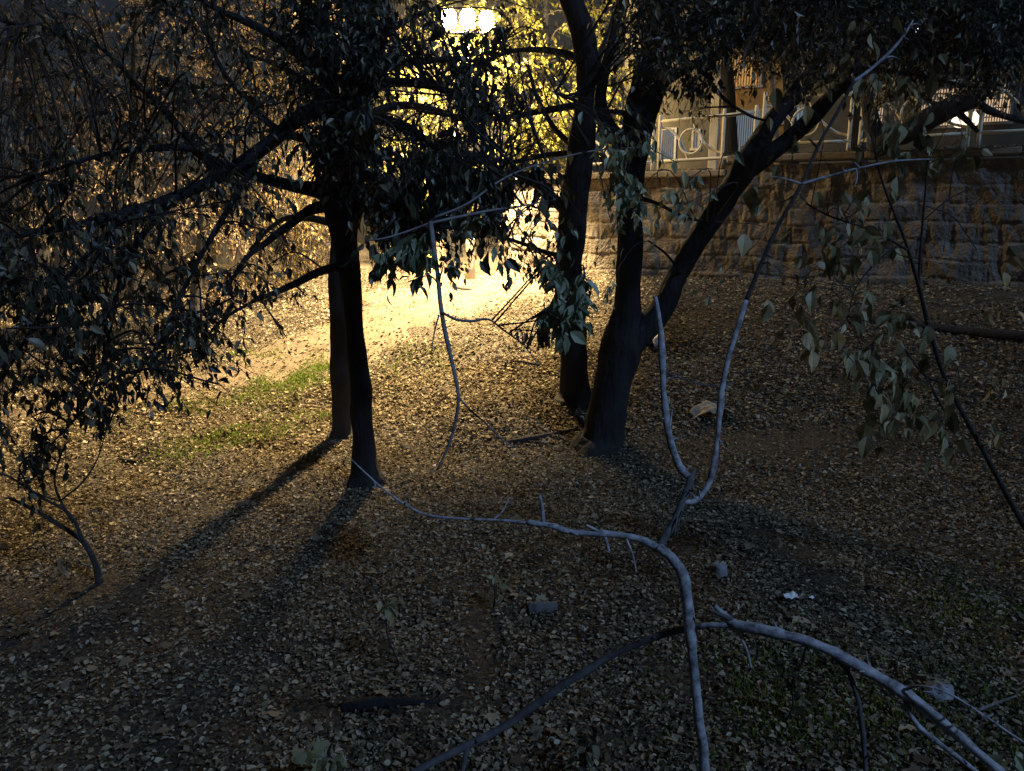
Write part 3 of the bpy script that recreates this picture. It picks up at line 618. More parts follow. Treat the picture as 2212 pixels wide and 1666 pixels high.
for (px, py, Y, r, ns, nl, L) in ((830, 555, 5.0, .14, 8, 6, .13), (900, 540, 4.9, .14, 8, 6, .13), (880, 610, 4.8, .07, 3, 3, .12), (960, 560, 4.7, .10, 6, 4, .085), (1090, 560, 5.4, .16, 6, 5, .09), (1090, 470, 5.6, .18, 7, 5, .09),
                                  (1020, 480, 5.3, .15, 6, 4, .09), (985, 400, 5.6, .2, 7, 5, .09), (1150, 560, 7.5, .3, 8, 6, .08), (1160, 440, 7.5, .3, 8, 5, .08), (1120, 705, 4.5, .06, 4, 2, .07), (1095, 785, 4.4, .04, 3, 2, .05),
                                  (1060, 420, 6.0, .24, 8, 6, .09), (940, 380, 6.0, .22, 8, 6, .09), (1230, 640, 3.9, .13, 9, 6, .10), (1210, 690, 3.9, .09, 6, 4, .085), (1260, 640, 3.9, .08, 5, 5, .10), (1215, 610, 3.9, .10, 7, 5, .10), (1245, 680, 3.8, .10, 7, 5, .10), (1195, 720, 3.9, .05, 4, 3, .09), (1230, 500, 4.5, .12, 5, 4, .07)):
    t3.blob(at(px, py, Y), r, ns, nl, L, T_LEAF, 1.1, r0=.006)
t3.finish('leaf_lit')
for k in range(13): t3.blob(at(1015 + R.normal(0, 20), R.uniform(110, 540), R.uniform(6.0, 8.5)), .2, 8, 5, .10, T_LEAF, 1.0, gaps=k % 3 == 0)
for c in polyblobs([(900, 60), (1140, 40), (1220, 120), (1190, 330), (1050, 380), (930, 330)], 62, (5.6, 9.6)): t3.blob(c, .36, 10, 3, .105, T_LEAF, .8, bare=.4)
for c in polyblobs([(930, 300), (1200, 330), (1210, 470), (1150, 560), (1000, 500), (920, 420)], 34, (5.2, 8.4)): t3.blob(c, .26, 7, 4, .115, T_LEAF, 1.1, bare=.2)
for c in polyblobs([(1120, 520), (1215, 480), (1215, 620), (1170, 640), (1120, 600)], 10, (7.5, 9)): t3.blob(c, .22, 7, 5, .07, T_LEAF, .9)
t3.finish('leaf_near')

# --- forked tree
b = gnd(1305, 962); Y4 = b[1]
t4 = Tree('forked_tree', b, 'dark forked tree with one upright stem and one stem leaning right')
t4.limb([(1303, 962, 44), (1312, 900, 40), (1325, 820, 39), (1343, 745, 42), (1354, 680, 31), (1359, 600, 27), (1361, 520, 26), (1359, 420, 27), (1372, 300, 33), (1395, 200, 37), (1425, 90, 34), (1450, -40, 30), (1470, -200, 20)], Y4, 'trunk', sides=30, ground=True)
t4.limb([(1330, 800, 26), (1362, 742, 30), (1400, 705, 27), (1436, 655, 25), (1466, 590, 23), (1515, 505, 24), (1572, 420, 25), (1620, 342, 27), (1662, 272, 20), (1722, 195, 19), (1800, 95, 17), (1880, -20, 14)], [Y4, Y4, Y4, Y4 + .05, Y4 + .1, Y4 + .1, Y4 + .15, Y4 + .2, Y4 + .3, Y4 + .3, Y4 + .4, Y4 + .5], 'trunk', sides=24)
FT = [([(1618, 360, 24), (1652, 338, 22), (1702, 302, 17), (1760, 248, 18), (1810, 195, 14), (1890, 140, 9), (1980, 90, 6)], [Y4 + .2, Y4 + .15, Y4 + .1, Y4, Y4 - .2, Y4 - .5, Y4 - .9]),
      ([(1366, 340, 20), (1335, 300, 18), (1305, 255, 16), (1298, 200, 13), (1322, 90, 11), (1350, -20, 9)], Y4),
      ([(1395, 200, 16), (1480, 150, 10), (1560, 110, 8), (1640, 60, 6)], [Y4, Y4 - .3, Y4 - .6, Y4 - .9]), ([(1425, 90, 14), (1520, 40, 10), (1640, 10, 7), (1780, 0, 5)], [Y4, Y4 - .4, Y4 - .8, Y4 - 1.2]),
      ([(1748, 190, 9), (1850, 150, 7), (1960, 160, 5), (2100, 190, 4)], [Y4 + .3, Y4, Y4 - .4, Y4 - .8]), ([(1820, 95, 9), (1930, 60, 7), (2080, 50, 5), (2230, 40, 4)], [Y4 + .4, Y4, Y4 - .5, Y4 - .9]),
      ([(1359, 420, 6), (1420, 440, 4), (1480, 470, 3), (1540, 480, 2)], [Y4, Y4 - .4, Y4 - .8, Y4 - 1]), ([(1500, 130, 6), (1560, 210, 4), (1620, 250, 3), (1660, 262, 2)], [Y4 - .3, Y4 - .3, Y4 - .2, Y4 - .1]),
      ([(1395, 250, 8), (1290, 235, 4), (1200, 200, 3)], [Y4, Y4 - .8, Y4 - 1.4]), ([(1470, 590, 4), (1440, 550, 2.5), (1400, 520, 2)], [Y4, Y4 - .3, Y4 - .5])]
for tr, Ys in FT: t4.limb(tr, Ys, sides=9, rough=.06, sm=5)
for (px, py, Y, r, ns, nl, L) in ((1345, 340, 5.3, .15, 8, 5, .10), (1375, 420, 5.3, .14, 8, 5, .10), (1410, 300, 5.3, .10, 5, 4, .10), (1350, 310, 5.6, .16, 8, 5, .09), (1370, 380, 5.6, .16, 8, 5, .09), (1330, 400, 5.6, .13, 6, 5, .08), (1430, 450, 5.8, .20, 8, 5, .09), (1480, 440, 5.8, .12, 5, 4, .08), (1385, 470, 5.6, .14, 6, 4, .08),
                                  (1320, 480, 5.8, .14, 6, 4, .07), (1290, 560, 6.2, .14, 5, 4, .06), (1460, 350, 5.6, .10, 5, 3, .10), (1590, 330, 5.2, .10, 5, 3, .11), (1420, 310, 5.4, .08, 5, 3, .10), (1530, 620, 5.6, .10, 4, 3, .07), (1300, 640, 7, .15, 6, 5, .06)):
    t4.blob(at(px, py, Y), r, ns, nl, L, T_LEAF, 1.0, r0=.006)
t4.finish('leaf_lit')
tr_poly = [(1330, -60), (2260, -60), (2260, 130), (2100, 170), (1950, 160), (1800, 150), (1640, 110), (1520, 140), (1400, 140)]
for c in polyblobs(tr_poly, 190, (6.0, 9.2)): t4.blob(c, .42, 10, 7, .078, T_DIA, .6)
for c in polyblobs([(1400, 110), (1530, 130), (1530, 250), (1450, 260)], 10, (7, 8.5)): t4.blob(c, .25, 7, 5, .07, T_DIA, .8)
for c in polyblobs([(1640, 110), (1790, 120), (1760, 220), (1660, 200)], 8, (7, 9)): t4.blob(c, .22, 6, 5, .07, T_DIA, .8)
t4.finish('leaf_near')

# --- tree growing from the wall top
pb = W(*[plane_hit(1905, 330, -.02)[0], -.02, C2 - .05])
t5 = Tree('leafy_tree', pb, 'dark crooked tree rooted at the wall top with a thick limb across the railing')
Yw = pb[1]
t5.limb([(1905, 335, 20), (1895, 300, 19), (1880, 250, 18), (1882, 190, 17), (1900, 110, 15), (1930, 0, 12)], Yw - .1, 'trunk', sides=16)
for tr, Ys in (([(1895, 305, 20), (1950, 290, 22), (2010, 255, 24), (2070, 225, 23), (2115, 200, 20), (2150, 130, 18), (2180, 40, 14)], [Yw - .1, Yw - .35, Yw - .5, Yw - .7, Yw - .8, Yw - .9, Yw - 1.0]),
               ([(2100, 215, 10), (2140, 240, 8), (2212, 262, 6), (2280, 270, 4)], [Yw - .8, Yw - .9, Yw - 1.0, Yw - 1.1]), ([(2060, 235, 8), (2090, 262, 6), (2112, 285, 4)], Yw - .7), ([(1895, 210, 8), (1960, 195, 6), (2030, 230, 5)], Yw - .3)):
    t5.limb(tr, Ys, sides=12, rough=.07, sm=5)
for c in polyblobs([(1840, 140), (2230, 110), (2240, 200), (2100, 190), (1990, 215), (1900, 240)], 30, (Yw - 1.5, Yw)): t5.blob(c, .4, 8, 5, .085, T_DIA, .8)
t5.finish('leaf_pale')

# --- sapling at the right with pale leaves
b = at(2330, 1262, 5.0); b[2] = g(b[0], b[1])
t6 = Tree('leafy_sapling', b, 'thin dark sapling leaning in from the right edge with pale leaf clusters', 'sapling')
t6.limb([(2330, 1320, 7.5), (2215, 1140, 6.5), (2130, 985, 5.5), (2045, 825, 4.8), (2010, 720, 4.8), (1985, 620, 4.2), (1955, 520, 3.4), (1910, 405, 2.4), (1890, 330, 1.6)], [b[1], 4.9, 4.75, 4.6, 4.5, 4.4, 4.3, 4.2, 4.1], 'trunk', 'twig', 10, .04)
for tr, Ys in (([(1984, 615, 3.6), (1990, 520, 3), (2000, 400, 2.2), (2005, 330, 1.6)], 4.4), ([(2045, 828, 4), (2000, 812, 3), (1965, 770, 2.5), (1950, 740, 2)], 4.5), ([(2000, 812, 3), (2030, 870, 2.5), (2060, 920, 2)], 4.5),
               ([(1990, 480, 2), (2050, 430, 1.6), (2110, 400, 1.4)], 4.4), ([(1960, 540, 3), (1890, 500, 2), (1800, 470, 2), (1740, 440, 1.5)], 4.2), ([(1955, 520, 2.5), (1900, 560, 2), (1850, 620, 1.6), (1830, 690, 1.2)], 4.3), ([(2000, 445, 1.6), (2060, 470, 1.3), (2110, 540, 1.0)], 4.4)):
    t6.limb(tr, Ys, 'branch', 'twig', 6, 0, sm=5)
for (px, py, r, ns, nl) in ((1950, 740, .13, 8, 4), (1930, 790, .12, 7, 4), (1900, 850, .07, 4, 3), (1980, 850, .14, 8, 4), (1960, 880, .10, 6, 3), (2040, 900, .10, 5, 3), (2030, 970, .08, 4, 3), (2000, 750, .10, 6, 3), (2150, 920, .08, 3, 2), (2080, 810, .08, 3, 2),
                            (1850, 420, .12, 5, 3), (1800, 450, .10, 5, 3), (1870, 500, .14, 6, 3), (1900, 430, .10, 5, 3), (1830, 540, .12, 5, 3), (1870, 620, .14, 7, 3), (1880, 690, .10, 5, 3), (1780, 380, .08, 4, 2), (1830, 200, .14, 6, 3), (1900, 240, .14, 6, 4),
                            (1760, 640, .12, 5, 3), (1830, 660, .12, 5, 3), (1920, 160, .12, 5, 3), (2060, 330, .06, 4, 2), (1800, 330, .1, 4, 2), (2130, 600, .08, 3, 1), (2160, 740, .08, 3, 1), (1700, 690, .1, 5, 2), (1740, 170, .14, 6, 3), (1760, 260, .1, 5, 3), (1960, 300, .12, 6, 3), (2010, 250, .12, 5, 3), (2100, 150, .14, 6, 3), (1850, 380, .1, 5, 3), (1770, 520, .12, 5, 3), (1800, 600, .13, 6, 3), (1900, 560, .12, 5, 3), (1930, 640, .1, 5, 3), (1950, 700, .1, 6, 4), (1920, 820, .1, 6, 4), (1990, 900, .1, 6, 4), (2010, 930, .08, 5, 3), (2120, 340, .06, 3, 2), (1880, 760, .08, 4, 2), (1790, 700, .12, 5, 3)):
    t6.blob(at(px + R.normal(-12, 42), py + R.normal(0, 36), 4.3 + R.uniform(-.7, .5)), r * 1.6, ns, max(2, nl - 1), .105, T_LEAF, 1.2, r0=.003, wr=(.5, .72))
t6.finish('leaf_pale')

# --- bare pale forked sapling in the foreground
b = at(1535, 1730, 2.15); b[2] = g(b[0], b[1])
t7 = Tree('bare_sapling', b, 'bare pale grey sapling with forked and broken branches in the foreground', 'sapling')
SB = 'smooth_bark'
P0 = np.array([b[0], b[1] - .02, b[2] - .1])
trk = [(1522, 1666, 12), (1510, 1560, 12), (1499, 1450, 11.5), (1492, 1370, 13), (1486, 1300, 13.5), (1474, 1240, 13.5), (1452, 1208, 13), (1422, 1182, 12.5)]
Yt = [2.17, 2.18, 2.2, 2.22, 2.25, 2.28, 2.3, 2.33]
P = [P0, (P0 + at(1522, 1666, 2.17)) / 2] + [at(a[0], a[1], y) for a, y in zip(trk, Yt)]; rr = [.02, .018] + [a[2] * dep(at(a[0], a[1], y)) / FP for a, y in zip(trk, Yt)]
mb = MB(); tube(mb, P, np.array(rr) * .9, 16, .15, 12, freq=24); mb.build('trunk', M[SB], t7.root)
BR = [([(1424, 1186, 12), (1375, 1163, 9), (1310, 1153, 8.5), (1240, 1150, 8.5), (1190, 1136, 8), (1140, 1129, 7)], [2.33, 2.36, 2.38, 2.4, 2.42, 2.44], SB),
      ([(1145, 1130, 4.2), (1080, 1124, 3.4), (1000, 1121, 3.2), (925, 1113, 3.2), (880, 1093, 3), (830, 1058, 2.6), (790, 1022, 2.2), (758, 992, 1.6)], [2.44, 2.46, 2.48, 2.5, 2.52, 2.54, 2.56, 2.58], SB),
      ([(1173, 1130, 6), (1172, 1105, 5.5), (1166, 1072, 5)], [2.43, 2.43, 2.42], SB), ([(1300, 1152, 4), (1282, 1142, 3), (1266, 1134, 2.5)], 2.38, SB), ([(1308, 1155, 5), (1310, 1172, 4), (1317, 1192, 2)], [2.38, 2.37, 2.36], SB),
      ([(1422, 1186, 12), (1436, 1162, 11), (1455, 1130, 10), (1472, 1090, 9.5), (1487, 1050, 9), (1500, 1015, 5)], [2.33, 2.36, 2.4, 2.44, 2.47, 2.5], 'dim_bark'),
      ([(1486, 1030, 9), (1474, 1018, 10), (1463, 998, 9.5), (1450, 960, 9), (1440, 910, 8.5), (1434, 850, 8), (1431, 790, 8), (1428, 730, 8), (1422, 680, 7.5), (1416, 642, 5)], [2.48, 2.5, 2.5, 2.52, 2.54, 2.56, 2.58, 2.6, 2.62, 2.64], SB),
      ([(1478, 1085, 6), (1500, 1082, 7), (1524, 1058, 7.5), (1541, 1010, 7.5), (1550, 940, 7.2), (1556, 860, 7.2), (1572, 780, 7.2), (1592, 710, 7), (1612, 650, 6.5)], [2.44, 2.46, 2.48, 2.5, 2.52, 2.54, 2.57, 2.6, 2.64], SB),
      ([(1612, 650, 6.4), (1640, 580, 5.6), (1680, 490, 4.8), (1730, 400, 4.4), (1770, 310, 4.2), (1810, 240, 4.2), (1845, 175, 4.2)], [2.64, 2.68, 2.74, 2.8, 2.86, 2.92, 2.96], 'twig'),
      ([(1843, 178, 4.6), (1880, 150, 4.4), (1920, 115, 4), (1950, 80, 3.2), (1972, 45, 2)], [2.96, 2.98, 3.0, 3.02, 3.05], SB),
      ([(1730, 398, 3.6), (1800, 378, 3.2), (1870, 360, 3), (1940, 348, 2.6), (2008, 344, 1.6)], [2.8, 2.8, 2.8, 2.8, 2.8], SB), ([(1732, 398, 3), (1700, 388, 2.4), (1662, 380, 1.2)], 2.8, SB),
      ([(1440, 805, 2.2), (1480, 820, 2), (1520, 832, 2), (1550, 832, 1.8)], [2.57, 2.56, 2.55, 2.55], 'dim_bark'),
      ([(1496, 1358, 8), (1520, 1352, 7.5), (1560, 1350, 7), (1600, 1353, 7)], [2.23, 2.2, 2.17, 2.15], SB),
      ([(1545, 1310, 7), (1565, 1330, 9), (1590, 1350, 12), (1650, 1362, 13), (1750, 1388, 13), (1850, 1436, 14), (1950, 1496, 15), (2050, 1573, 13), (2140, 1650, 12), (2260, 1750, 11)], [2.22, 2.19, 2.15, 2.1, 2.04, 1.98, 1.92, 1.86, 1.8, 1.72], SB),
      ([(1583, 1340, 6), (1556, 1328, 5), (1532, 1318, 4)], [2.16, 2.17, 2.18], 'dim_bark'),
      ([(1592, 1356, 5), (1605, 1385, 4), (1616, 1415, 3.5), (1622, 1442, 3)], [2.15, 2.13, 2.12, 2.11], SB), ([(1740, 1400, 2.5), (1730, 1440, 2), (1716, 1475, 1.2)], [2.05, 2.06, 2.07], 'dim_bark'),
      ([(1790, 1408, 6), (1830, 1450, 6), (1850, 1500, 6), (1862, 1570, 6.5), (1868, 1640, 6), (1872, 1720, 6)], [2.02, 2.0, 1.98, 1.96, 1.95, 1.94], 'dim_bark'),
      ([(1950, 1492, 4), (1985, 1482, 3.5), (2040, 1494, 3.2), (2110, 1535, 3), (2175, 1580, 2.8), (2240, 1622, 2.4)], [1.92, 1.88, 1.84, 1.8, 1.76, 1.72], SB),
      ([(1955, 1510, 7), (1968, 1545, 7), (1990, 1575, 7), (2050, 1622, 6.5), (2110, 1668, 6), (2180, 1730, 5)], [1.92, 1.9, 1.88, 1.84, 1.8, 1.76], SB),
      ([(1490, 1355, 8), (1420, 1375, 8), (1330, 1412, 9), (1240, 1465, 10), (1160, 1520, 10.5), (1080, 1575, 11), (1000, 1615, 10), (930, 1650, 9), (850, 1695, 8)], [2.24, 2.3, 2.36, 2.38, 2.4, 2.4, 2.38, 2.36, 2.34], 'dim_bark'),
      ([(1012, 1610, 6), (1004, 1640, 6), (998, 1680, 5.5), (994, 1740, 5)], [2.38, 2.36, 2.34, 2.32], 'dim_bark')]
for tr, Ys, m in BR: 
    rs_ = .86 + .14 * R.rand(len(tr)); Q = t7.limb([(a[0], a[1], a[2] * k * .92) for a, k in zip(tr, rs_)], Ys, 'branch', m, 14, .15, sm=10, att=False, freq=24)
    if len(tr) > 4:
        for z_ in range(4 + len(tr) // 3):
            q = Q[R.randint(6, len(Q) - 3)] if z_ else Q[R.randint(6, len(Q) * 2 // 3)]; d = unit(R.normal(0, 1, 3) + (0, 0, .3)); l = R.uniform(.015, .05) if z_ else R.uniform(.06, .13)
            mb = MB(); tube(mb, [q, q + d * l * .5 + R.normal(0, .004, 3), q + d * l + R.normal(0, .006, 3)], [.004, .003, .002], 6, sm=4); mb.build('twig', M[m], t7.root)


# --- dead shrub at the left
b = gnd(214, 1262)
t8 = Tree('dead_shrub', b, 'leafless dark shrub with crooked stems at the left', 'shrub')
Ys8 = b[1]
t8.limb([(216, 1262, 7), (205, 1215, 6.5), (180, 1170, 6), (130, 1135, 5), (80, 1105, 4), (20, 1075, 3)], Ys8, 'trunk', 'twig', 9, .06, ground=True, flare=1.2)
for tr in ([(180, 1170, 4.5), (150, 1110, 3.6), (80, 1070, 3), (20, 1030, 2.4), (-30, 1020, 2)], [(160, 1130, 4), (130, 1080, 3), (118, 1030, 2.5), (140, 960, 2)], [(130, 1082, 2), (180, 1040, 2), (215, 980, 1.5), (240, 880, 1)], [(135, 1085, 2), (70, 1060, 2), (40, 1010, 1.5)]):
    t8.limb(tr, Ys8 - .1, 'branch', 'twig', 6, 0, sm=5)
t8.blob(at(145, 1215, Ys8 - .3), .12, 5, 3, .07, T_LEAF, .9, r0=.004)
t8.finish('leaf_brown')

# --- young plants among the litter
for (px, py, gpx, gpy, r, ns, nl, L, tp, lf, lab) in (
        (835, 1310, 870, 1440, .11, 7, 3, .075, T_LEAF, 'leaf_pale', 'pale leafed seedling left of the grey log in the leaf litter'),
        (1065, 1262, 1060, 1330, .10, 7, 3, .065, T_LEAF, 'leaf_pale', 'pale leafed seedling just behind the grey log'),
        (710, 1640, 740, 1720, .14, 9, 2, .10, T_LOBE, 'leaf_pale', 'clump of lobed leaves at the bottom edge, left of the sapling'),
        (1270, 1600, 1280, 1720, .11, 7, 3, .085, T_LEAF, 'leaf_near', 'grey leafed seedling between the two lower bare branches'),
        (640, 862, 642, 872, .10, 7, 5, .05, T_LEAF, 'leaf_near', 'small dark leafy plant on the green grass beside the path'),
        (2190, 1640, 2210, 1720, .08, 5, 2, .10, T_LEAF, 'leaf_lit', 'leafy seedling in the bottom right corner'),
        (1700, 1460, 1690, 1560, .14, 8, 3, .05, T_LEAF, 'leaf_near', 'dull green weed under the long broken branch')):
    b = gnd(gpx, gpy); t = Tree('seedling', b, lab, 'plant', 'young plants among the litter'); top_ = at(px, py, b[1])
    if gpy - py < 30: top_ = b + np.array([0, 0, .12])
    mb = MB(); tube(mb, [b - (0, 0, .03), (b + top_) / 2 + R.normal(0, .02, 3), top_], [.006, .005, .003], 6, sm=5); mb.build('stem', M['twig'], t.root)
    t.blob(top_, r, ns, nl, L, tp, .7, link=False, r0=.005, wr=(.5, .7) if tp is T_LEAF else (.9, 1.05)); t.finish(lf)

# ------------------------------------------------------------------ background trees
def bgtree(name, px, Y, trunk_r, top, crown, leafm, nb, L, label, m='bark', wr=(.45, .6), lean=0, droop=.6, ns=9, nl=6, grp='trees beyond the path', zb=None):
    """crown: list of (px,py,Y,rad) big lobes"""
    x = (px - 1106) / FP * Y; zb = g(x, Y) if zb is None else zb; b = np.array([x, Y, zb]); t = Tree(name, b, label, 'tree', grp)
    tp = at(px + lean, top, Y); P = [b - (0, 0, .2), b + (tp - b) * .25 + R.normal(0, .06, 3), b + (tp - b) * .6 + R.normal(0, .12, 3), tp]
    mb = MB(); Q = tube(mb, P, [trunk_r * 1.3, trunk_r, trunk_r * .8, trunk_r * .35], 12, .10, 7); mb.build('trunk', M[m], t.root); t.att.append(Q)
    for (cx, cy, cY, rad) in crown:
        c = at(cx, cy, cY); a = Q[int(len(Q) * R.uniform(.45, .9))]
        mb = MB(); q = tube(mb, [a, (a + c) / 2 + (0, 0, .3), c], [trunk_r * .4, trunk_r * .25, .02], 7, .05, 6); mb.build('limb', M[m], t.root); t.att.append(q)
        for _ in range(nb):
            d = unit(R.normal(0, 1, 3)) * rad * R.rand() ** .45; t.blob(c + d * np.array([1, 1, .9]), .5, ns, nl, L, T_DIA, droop, wr, r0=.016, gaps=leafm == 'leaf_near')
    t.finish(leafm, nm='crown'); return t
bgtree('yellow_tree', 985, 18.5, .16, 60, [(1010, 120, 17.2, .7), (1080, 150, 17.2, .7), (880, 190, 17.2, .7), (1180, 260, 17.4, .8), (900, 230, 18.2, 1.3), (1000, 260, 18.4, 1.4), (1110, 250, 18.6, 1.4), (1000, 120, 18.6, 1.4), (1180, 320, 18.8, 1.2), (1060, 360, 18.6, 1.0), (900, 360, 18.2, 1.0)], 'leaf_yellow', 20, .11, 'yellow leafed tree lit behind the street lamp')
bgtree('yellow_tree', 1180, 20.5, .15, 0, [(1180, 130, 20, 1.5), (1240, 230, 20, 1.4), (1330, 180, 20, 1.4), (1120, 60, 20, 1.4), (1400, 80, 21, 1.5)], 'leaf_yellow', 18, .12, 'yellow leafed tree behind the middle dark trunk')
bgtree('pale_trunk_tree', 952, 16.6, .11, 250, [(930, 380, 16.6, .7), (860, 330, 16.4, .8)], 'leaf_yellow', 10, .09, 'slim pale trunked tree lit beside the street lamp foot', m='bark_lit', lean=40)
bgtree('amber_tree', 640, 17.0, .16, 20, [(600, 100, 16.8, 1.4), (660, 200, 16.8, 1.2), (560, 230, 16.6, 1.2), (700, 90, 17, 1.2), (640, 330, 16.6, 1.0), (780, 60, 17.4, 1.2)], 'leaf_amber', 18, .10, 'amber leafed tree lit behind the two left trunks')
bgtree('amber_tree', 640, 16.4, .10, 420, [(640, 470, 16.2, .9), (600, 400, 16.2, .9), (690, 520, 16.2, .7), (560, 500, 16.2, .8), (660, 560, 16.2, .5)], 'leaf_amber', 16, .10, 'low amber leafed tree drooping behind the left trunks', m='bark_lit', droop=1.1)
bgtree('brown_tree', 300, 16.0, .14, -60, [(220, 120, 15.6, 1.5), (380, 120, 16, 1.4), (120, 220, 15.4, 1.4), (330, 250, 15.8, 1.2), (460, 60, 16.4, 1.4), (250, 400, 15.8, 1.2)], 'leaf_brown', 18, .09, 'brown leafed tree with an upright trunk at the upper left', ns=10, nl=4)
bgtree('brown_tree', 60, 13.0, .16, -80, [(40, 120, 12.8, 1.2), (-40, 300, 12.6, 1.2), (150, 340, 12.8, 1.0), (60, 450, 12.6, 1.0)], 'leaf_brown', 16, .09, 'brown leafed tree furthest to the left', ns=9, nl=4)
bgtree('slim_tree', 412, 13.6, .10, 380, [(400, 480, 13.8, .8), (330, 530, 13.6, .7), (470, 520, 13.8, .7)], 'leaf_brown', 12, .08, 'slim dark trunked tree on the left bank above the path', m='bark', lean=20)
bgtree('brown_tree', 480, 20.0, .18, -40, [(450, 150, 20, 2.0), (300, 250, 20, 2.0), (520, 330, 20, 1.8), (350, 420, 20, 1.6), (150, 250, 20, 2.0), (100, 450, 20, 1.8)], 'leaf_brown', 18, .13, 'brown leafed tree deep in the dark behind the left bank', grp='trees beyond the path')
bgtree('yellow_tree', 1060, 24, .2, -40, [(860, 60, 24, 2), (1000, -40, 24, 2), (1150, 0, 24, 2), (1300, 60, 24, 2), (1050, 180, 24, 2), (880, 300, 24, 1.8), (1150, 300, 24, 1.6), (1020, 400, 23, 1.5), (1130, 440, 23, 1.3), (860, 450, 22, 1.3)], 'leaf_yellow', 20, .15, 'tall yellow leafed tree farthest behind the street lamp')
# trees on the terrace
def terr(px, v, r, top, crown, leafm, label, nb=10, m='bark', lean=0):
    u, _ = plane_hit(px, 330, v); p = W(u, v, C1 - .04)
    return bgtree('terrace_tree', px, p[1], r, top, crown, leafm, nb, .10, label, m=m, lean=lean, grp='trees on the terrace', zb=C1 - .04)
terr(1560, 1.9, .14, -40, [(1540, 40, 15.4, .9), (1620, 20, 15.2, .9), (1480, 100, 15.6, .8)], 'leaf_near', 'straight dark trunked tree right beside the pale concrete post', 12)
terr(1693, 2.4, .13, -40, [(1700, 60, 15, .8), (1760, 40, 14.8, .9), (1650, 90, 15.2, .5)], 'leaf_near', 'dark trunked tree behind the leaning stem on the terrace', 12)
terr(1668, 3.0, .07, 60, [(1650, 120, 15.8, .5)], 'leaf_amber', 'thin pale trunked tree behind the leaning stem on the terrace', 6, 'bark_lit', -14)
terr(1840, 2.6, .12, -80, [(1850, 40, 14, 1.0), (1940, 80, 13.8, .9), (2050, 60, 13.4, 1.0), (2160, 80, 13, 1.0), (1780, -20, 14.4, 1.0)], 'leaf_near', 'dark spreading tree against the facade above the right railing', 16)

# shrubs on the left bank and by the path
for (px, py, r, lf, lab) in ((470, 680, .55, 'leaf_brown', 'brown shrub on the left bank beside the slim dark trunk'), (545, 650, .55, 'leaf_amber', 'amber shrub at the left end of the bank behind the twig'), (620, 640, .5, 'leaf_amber', 'amber shrub behind the drooping left limb'), (860, 560, .45, 'leaf_yellow', 'yellow shrub behind the path, right of the left trunks'),
                             (900, 590, .3, 'leaf_yellow', 'small yellow shrub on the far edge of the path'), (1120, 545, .35, 'leaf_yellow', 'yellow shrub at the wall end behind the lamp'), (340, 720, .6, 'leaf_brown', 'dark brown shrub under the drooping left crown')):
    b = gnd(px, py); t = Tree('shrub', b, lab, 'shrub', 'shrubs along the bank')
    mb = MB(); tube(mb, [b - (0, 0, .05), b + (0, 0, r * .5), b + (.03, 0, r * .9)], [.03, .02, .01], 7, sm=4); Q = mb.build('trunk', M['twig'], t.root)
    t.att.append(np.array([b + (0, 0, k * r) for k in (.2, .4, .6, .9)]))
    for _ in range(16):
        d = unit(R.normal(0, 1, 3)) * r * R.rand() ** .5; t.blob(b + (0, 0, r * .8) + d * np.array([1.1, .8, .8]), .22, 7, 5, .07, T_DIA, .5, r0=.007)
    t.finish(lf)

# ------------------------------------------------------------------ things lying about
def sheet(nm, mtl, px, py, sx, sy, rz, fold, label, cat, lift=.02, bend=.3, cut=None, seed=0, th=.006):
    """a bent, uneven sheet with thickness, lying on the ground"""
    c = gnd(px, py); k = 13; q = np.linspace(-.5, .5, k); a, b_ = np.meshgrid(q, q); rs = np.random.RandomState(seed)
    ed = 1 + .22 * vnoise(np.arctan2(b_, a) * 1.7 + seed, a * 0 + seed); x = a * sx * ed; y = b_ * sy * ed
    z = fold * np.abs(a) * sx + bend * sx * .22 * fbm(a * 3 + seed, b_ * 3 + 2, o=3); z = z - z.min()
    X = c[0] + x * math.cos(rz) - y * math.sin(rz); Y_ = c[1] + x * math.sin(rz) + y * math.cos(rz); Zg = g(X, Y_) + lift + z
    V = np.stack([X, Y_, Zg], -1).reshape(-1, 3); V2 = V - (0, 0, th); i = np.arange(k - 1)[:, None] * k; j = np.arange(k - 1)[None, :]
    F = np.stack([i + j, i + j + 1, i + k + j + 1, i + k + j], -1).reshape(-1, 4); n = k * k
    rim = list(range(k)) + [r * k + k - 1 for r in range(1, k)] + [(k - 1) * k + c_ for c_ in range(k - 2, -1, -1)] + [r * k for r in range(k - 2, 0, -1)]
    S_ = [[rim[m_], rim[m_ - 1], rim[m_ - 1] + n, rim[m_] + n] for m_ in range(len(rim))]
    return tag(MB().add(np.vstack([V, V2]), F, F[:, ::-1] + n, S_).build(nm, M[mtl], smooth=True), label, cat)
sheet('cardboard_piece', 'card', 1530, 903, .46, .17, -.12, -.35, 'torn bent cardboard piece lying behind the bare sapling', 'cardboard', bend=.5, seed=3, th=.012)
sheet('plastic_bag', 'plastic', 1408, 748, .22, .20, .3, .9, 'crumpled white plastic bag right of the forked trunk', 'bag', bend=1.6, seed=5)
sheet('paper_scrap', 'paper', 1705, 1307, .095, .06, .2, .1, 'larger white paper scrap on the leaves above the broken branch', 'paper', bend=.7, seed=8, th=.002, lift=.05)
sheet('paper_scrap', 'paper', 1752, 1508 - 200, .03, .02, .7, .1, 'tiny white paper scrap right of the larger paper scrap', 'paper', bend=.7, seed=9, th=.002, lift=.05)
sheet('paper_scrap', 'paper', 938, 1018, .03, .03, .7, .4, 'tiny white paper scrap at the tip of the drooping grey branch', 'paper', bend=.9, seed=11, th=.002, lift=.05)
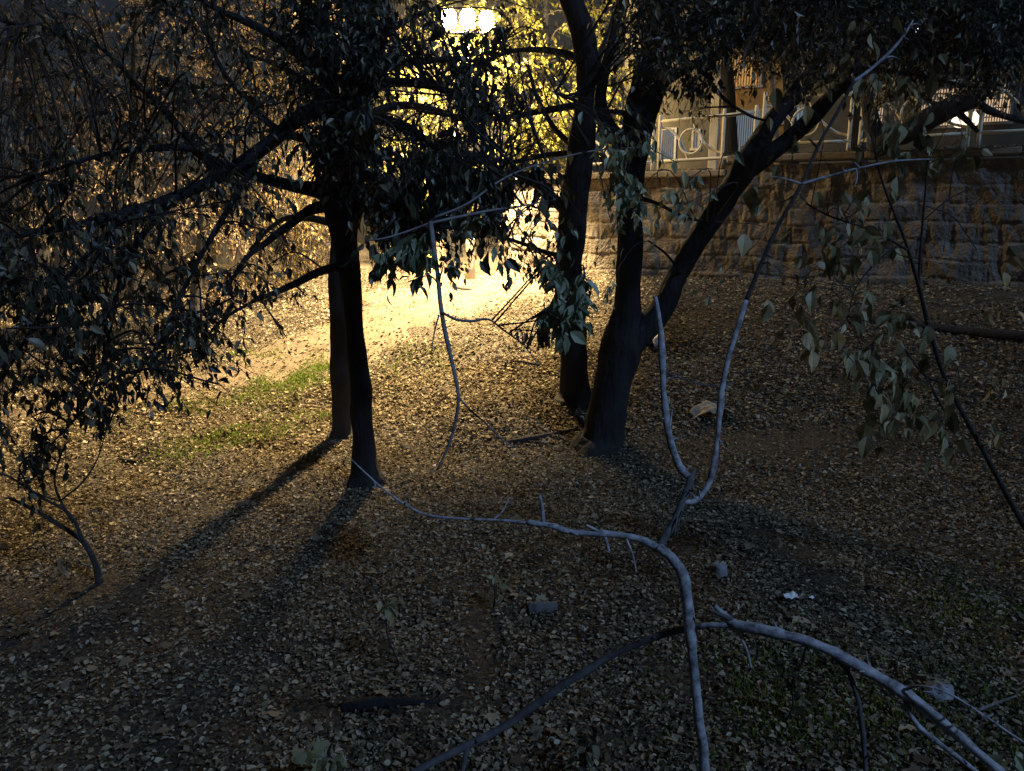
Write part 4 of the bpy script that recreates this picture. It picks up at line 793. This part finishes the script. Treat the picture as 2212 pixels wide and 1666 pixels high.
def stone(px, py, s, label, cat, seed, name='stone'):
    c = gnd(px, py); q = np.linspace(0, math.pi, 12); mb = MB()
    tube(mb, [c + (0, 0, s[2] * (.35 - .5 * math.cos(a) + .0)) for a in q], [max(.5 * math.sin(a) ** .6, .01) for a in q], 16, 0, 0)
    V = mb.v[0]; d = V - c; d[:, 0] *= s[0]; d[:, 1] *= s[1]; nn = 1 + .28 * fbm(V[:, 0] * 9 + seed, V[:, 1] * 9, V[:, 2] * 9, 3); d *= nn[:, None]; mb.v[0] = c + d
    return tag(mb.build(name, M['rock'], smooth=True), label, cat)
stone(1552, 1245, (.12, .10, .12), 'bluish grey stone on the leaves right of the sapling trunk', 'stone', 1)
stone(2025, 1510, (.15, .12, .09), 'low grey stone at the lower right beneath the long broken branch', 'stone', 4)
def log(nm, pts, r, label, cat, mtl='bark', rough=.1, up=0.0):
    P = [gnd(*p) + (0, 0, r[k] * .7 + up) for k, p in enumerate(pts)]; mb = MB(); tube(mb, P, r, 12, rough, 6, freq=14)
    return tag(mb.build(nm, M[mtl]), label, cat)
log('log_piece', [(1142, 1322), (1170, 1322), (1202, 1318)], [.045, .045, .04], 'short grey log piece lying in the leaves at the centre bottom', 'log', 'dim_bark', .25)
log('fallen_branch', [(1095, 962), (1140, 955), (1180, 945), (1240, 932), (1270, 925)], [.035, .04, .03, .025, .015], 'dark rotten branch lying left of the forked trunk', 'branch')
log('fallen_log', [(1800, 680), (1900, 700), (2050, 722), (2212, 740), (2300, 748)], [.04, .06, .07, .08, .08], 'long dark log lying on the slope below the wall at right', 'log')
log('fallen_branch', [(255, 995), (280, 1000), (310, 998)], [.02, .025, .015], 'short dark stick lying on the lit ground at left', 'branch')
log('fallen_branch', [(985, 625), (1005, 629), (1018, 630)], [.03, .035, .03], 'short brown stick lying on the bright path', 'branch')
log('fallen_branch', [(740, 1535), (800, 1530), (870, 1522), (950, 1520)], [.03, .035, .025, .012], 'dark rotten branch in the leaves at the bottom left of centre', 'branch')

# ------------------------------------------------------------------ thin haze added for the glow round the lamp
HAZE = 0.0011
m, n, o = mat('glow_haze'); pv = N_(n, 'ShaderNodeVolumePrincipled'); pv.inputs['Color'].default_value = (.95, .95, .95, 1); pv.inputs['Density'].default_value = HAZE; pv.inputs['Anisotropy'].default_value = .2
n.links.new(pv.outputs[0], o.inputs['Volume'])
lo = min(v.co.z for v in bpy.data.objects['ground'].data.vertices) - 1.0; gx = float(np.abs(xs).max()) + 2; gy0, gy1 = float(ys.min()) - 2, float(ys.max()) + 2
hi = float(g(0., 290.)) + 14
tag(box(MB(), np.array([0, (gy0 + gy1) / 2, (lo + hi) / 2]), (2 * gx, gy1 - gy0, hi - lo)).build('haze', m, smooth=False), 'thin haze added for a soft glow around the lamp', 'glow_haze', kind='stuff')
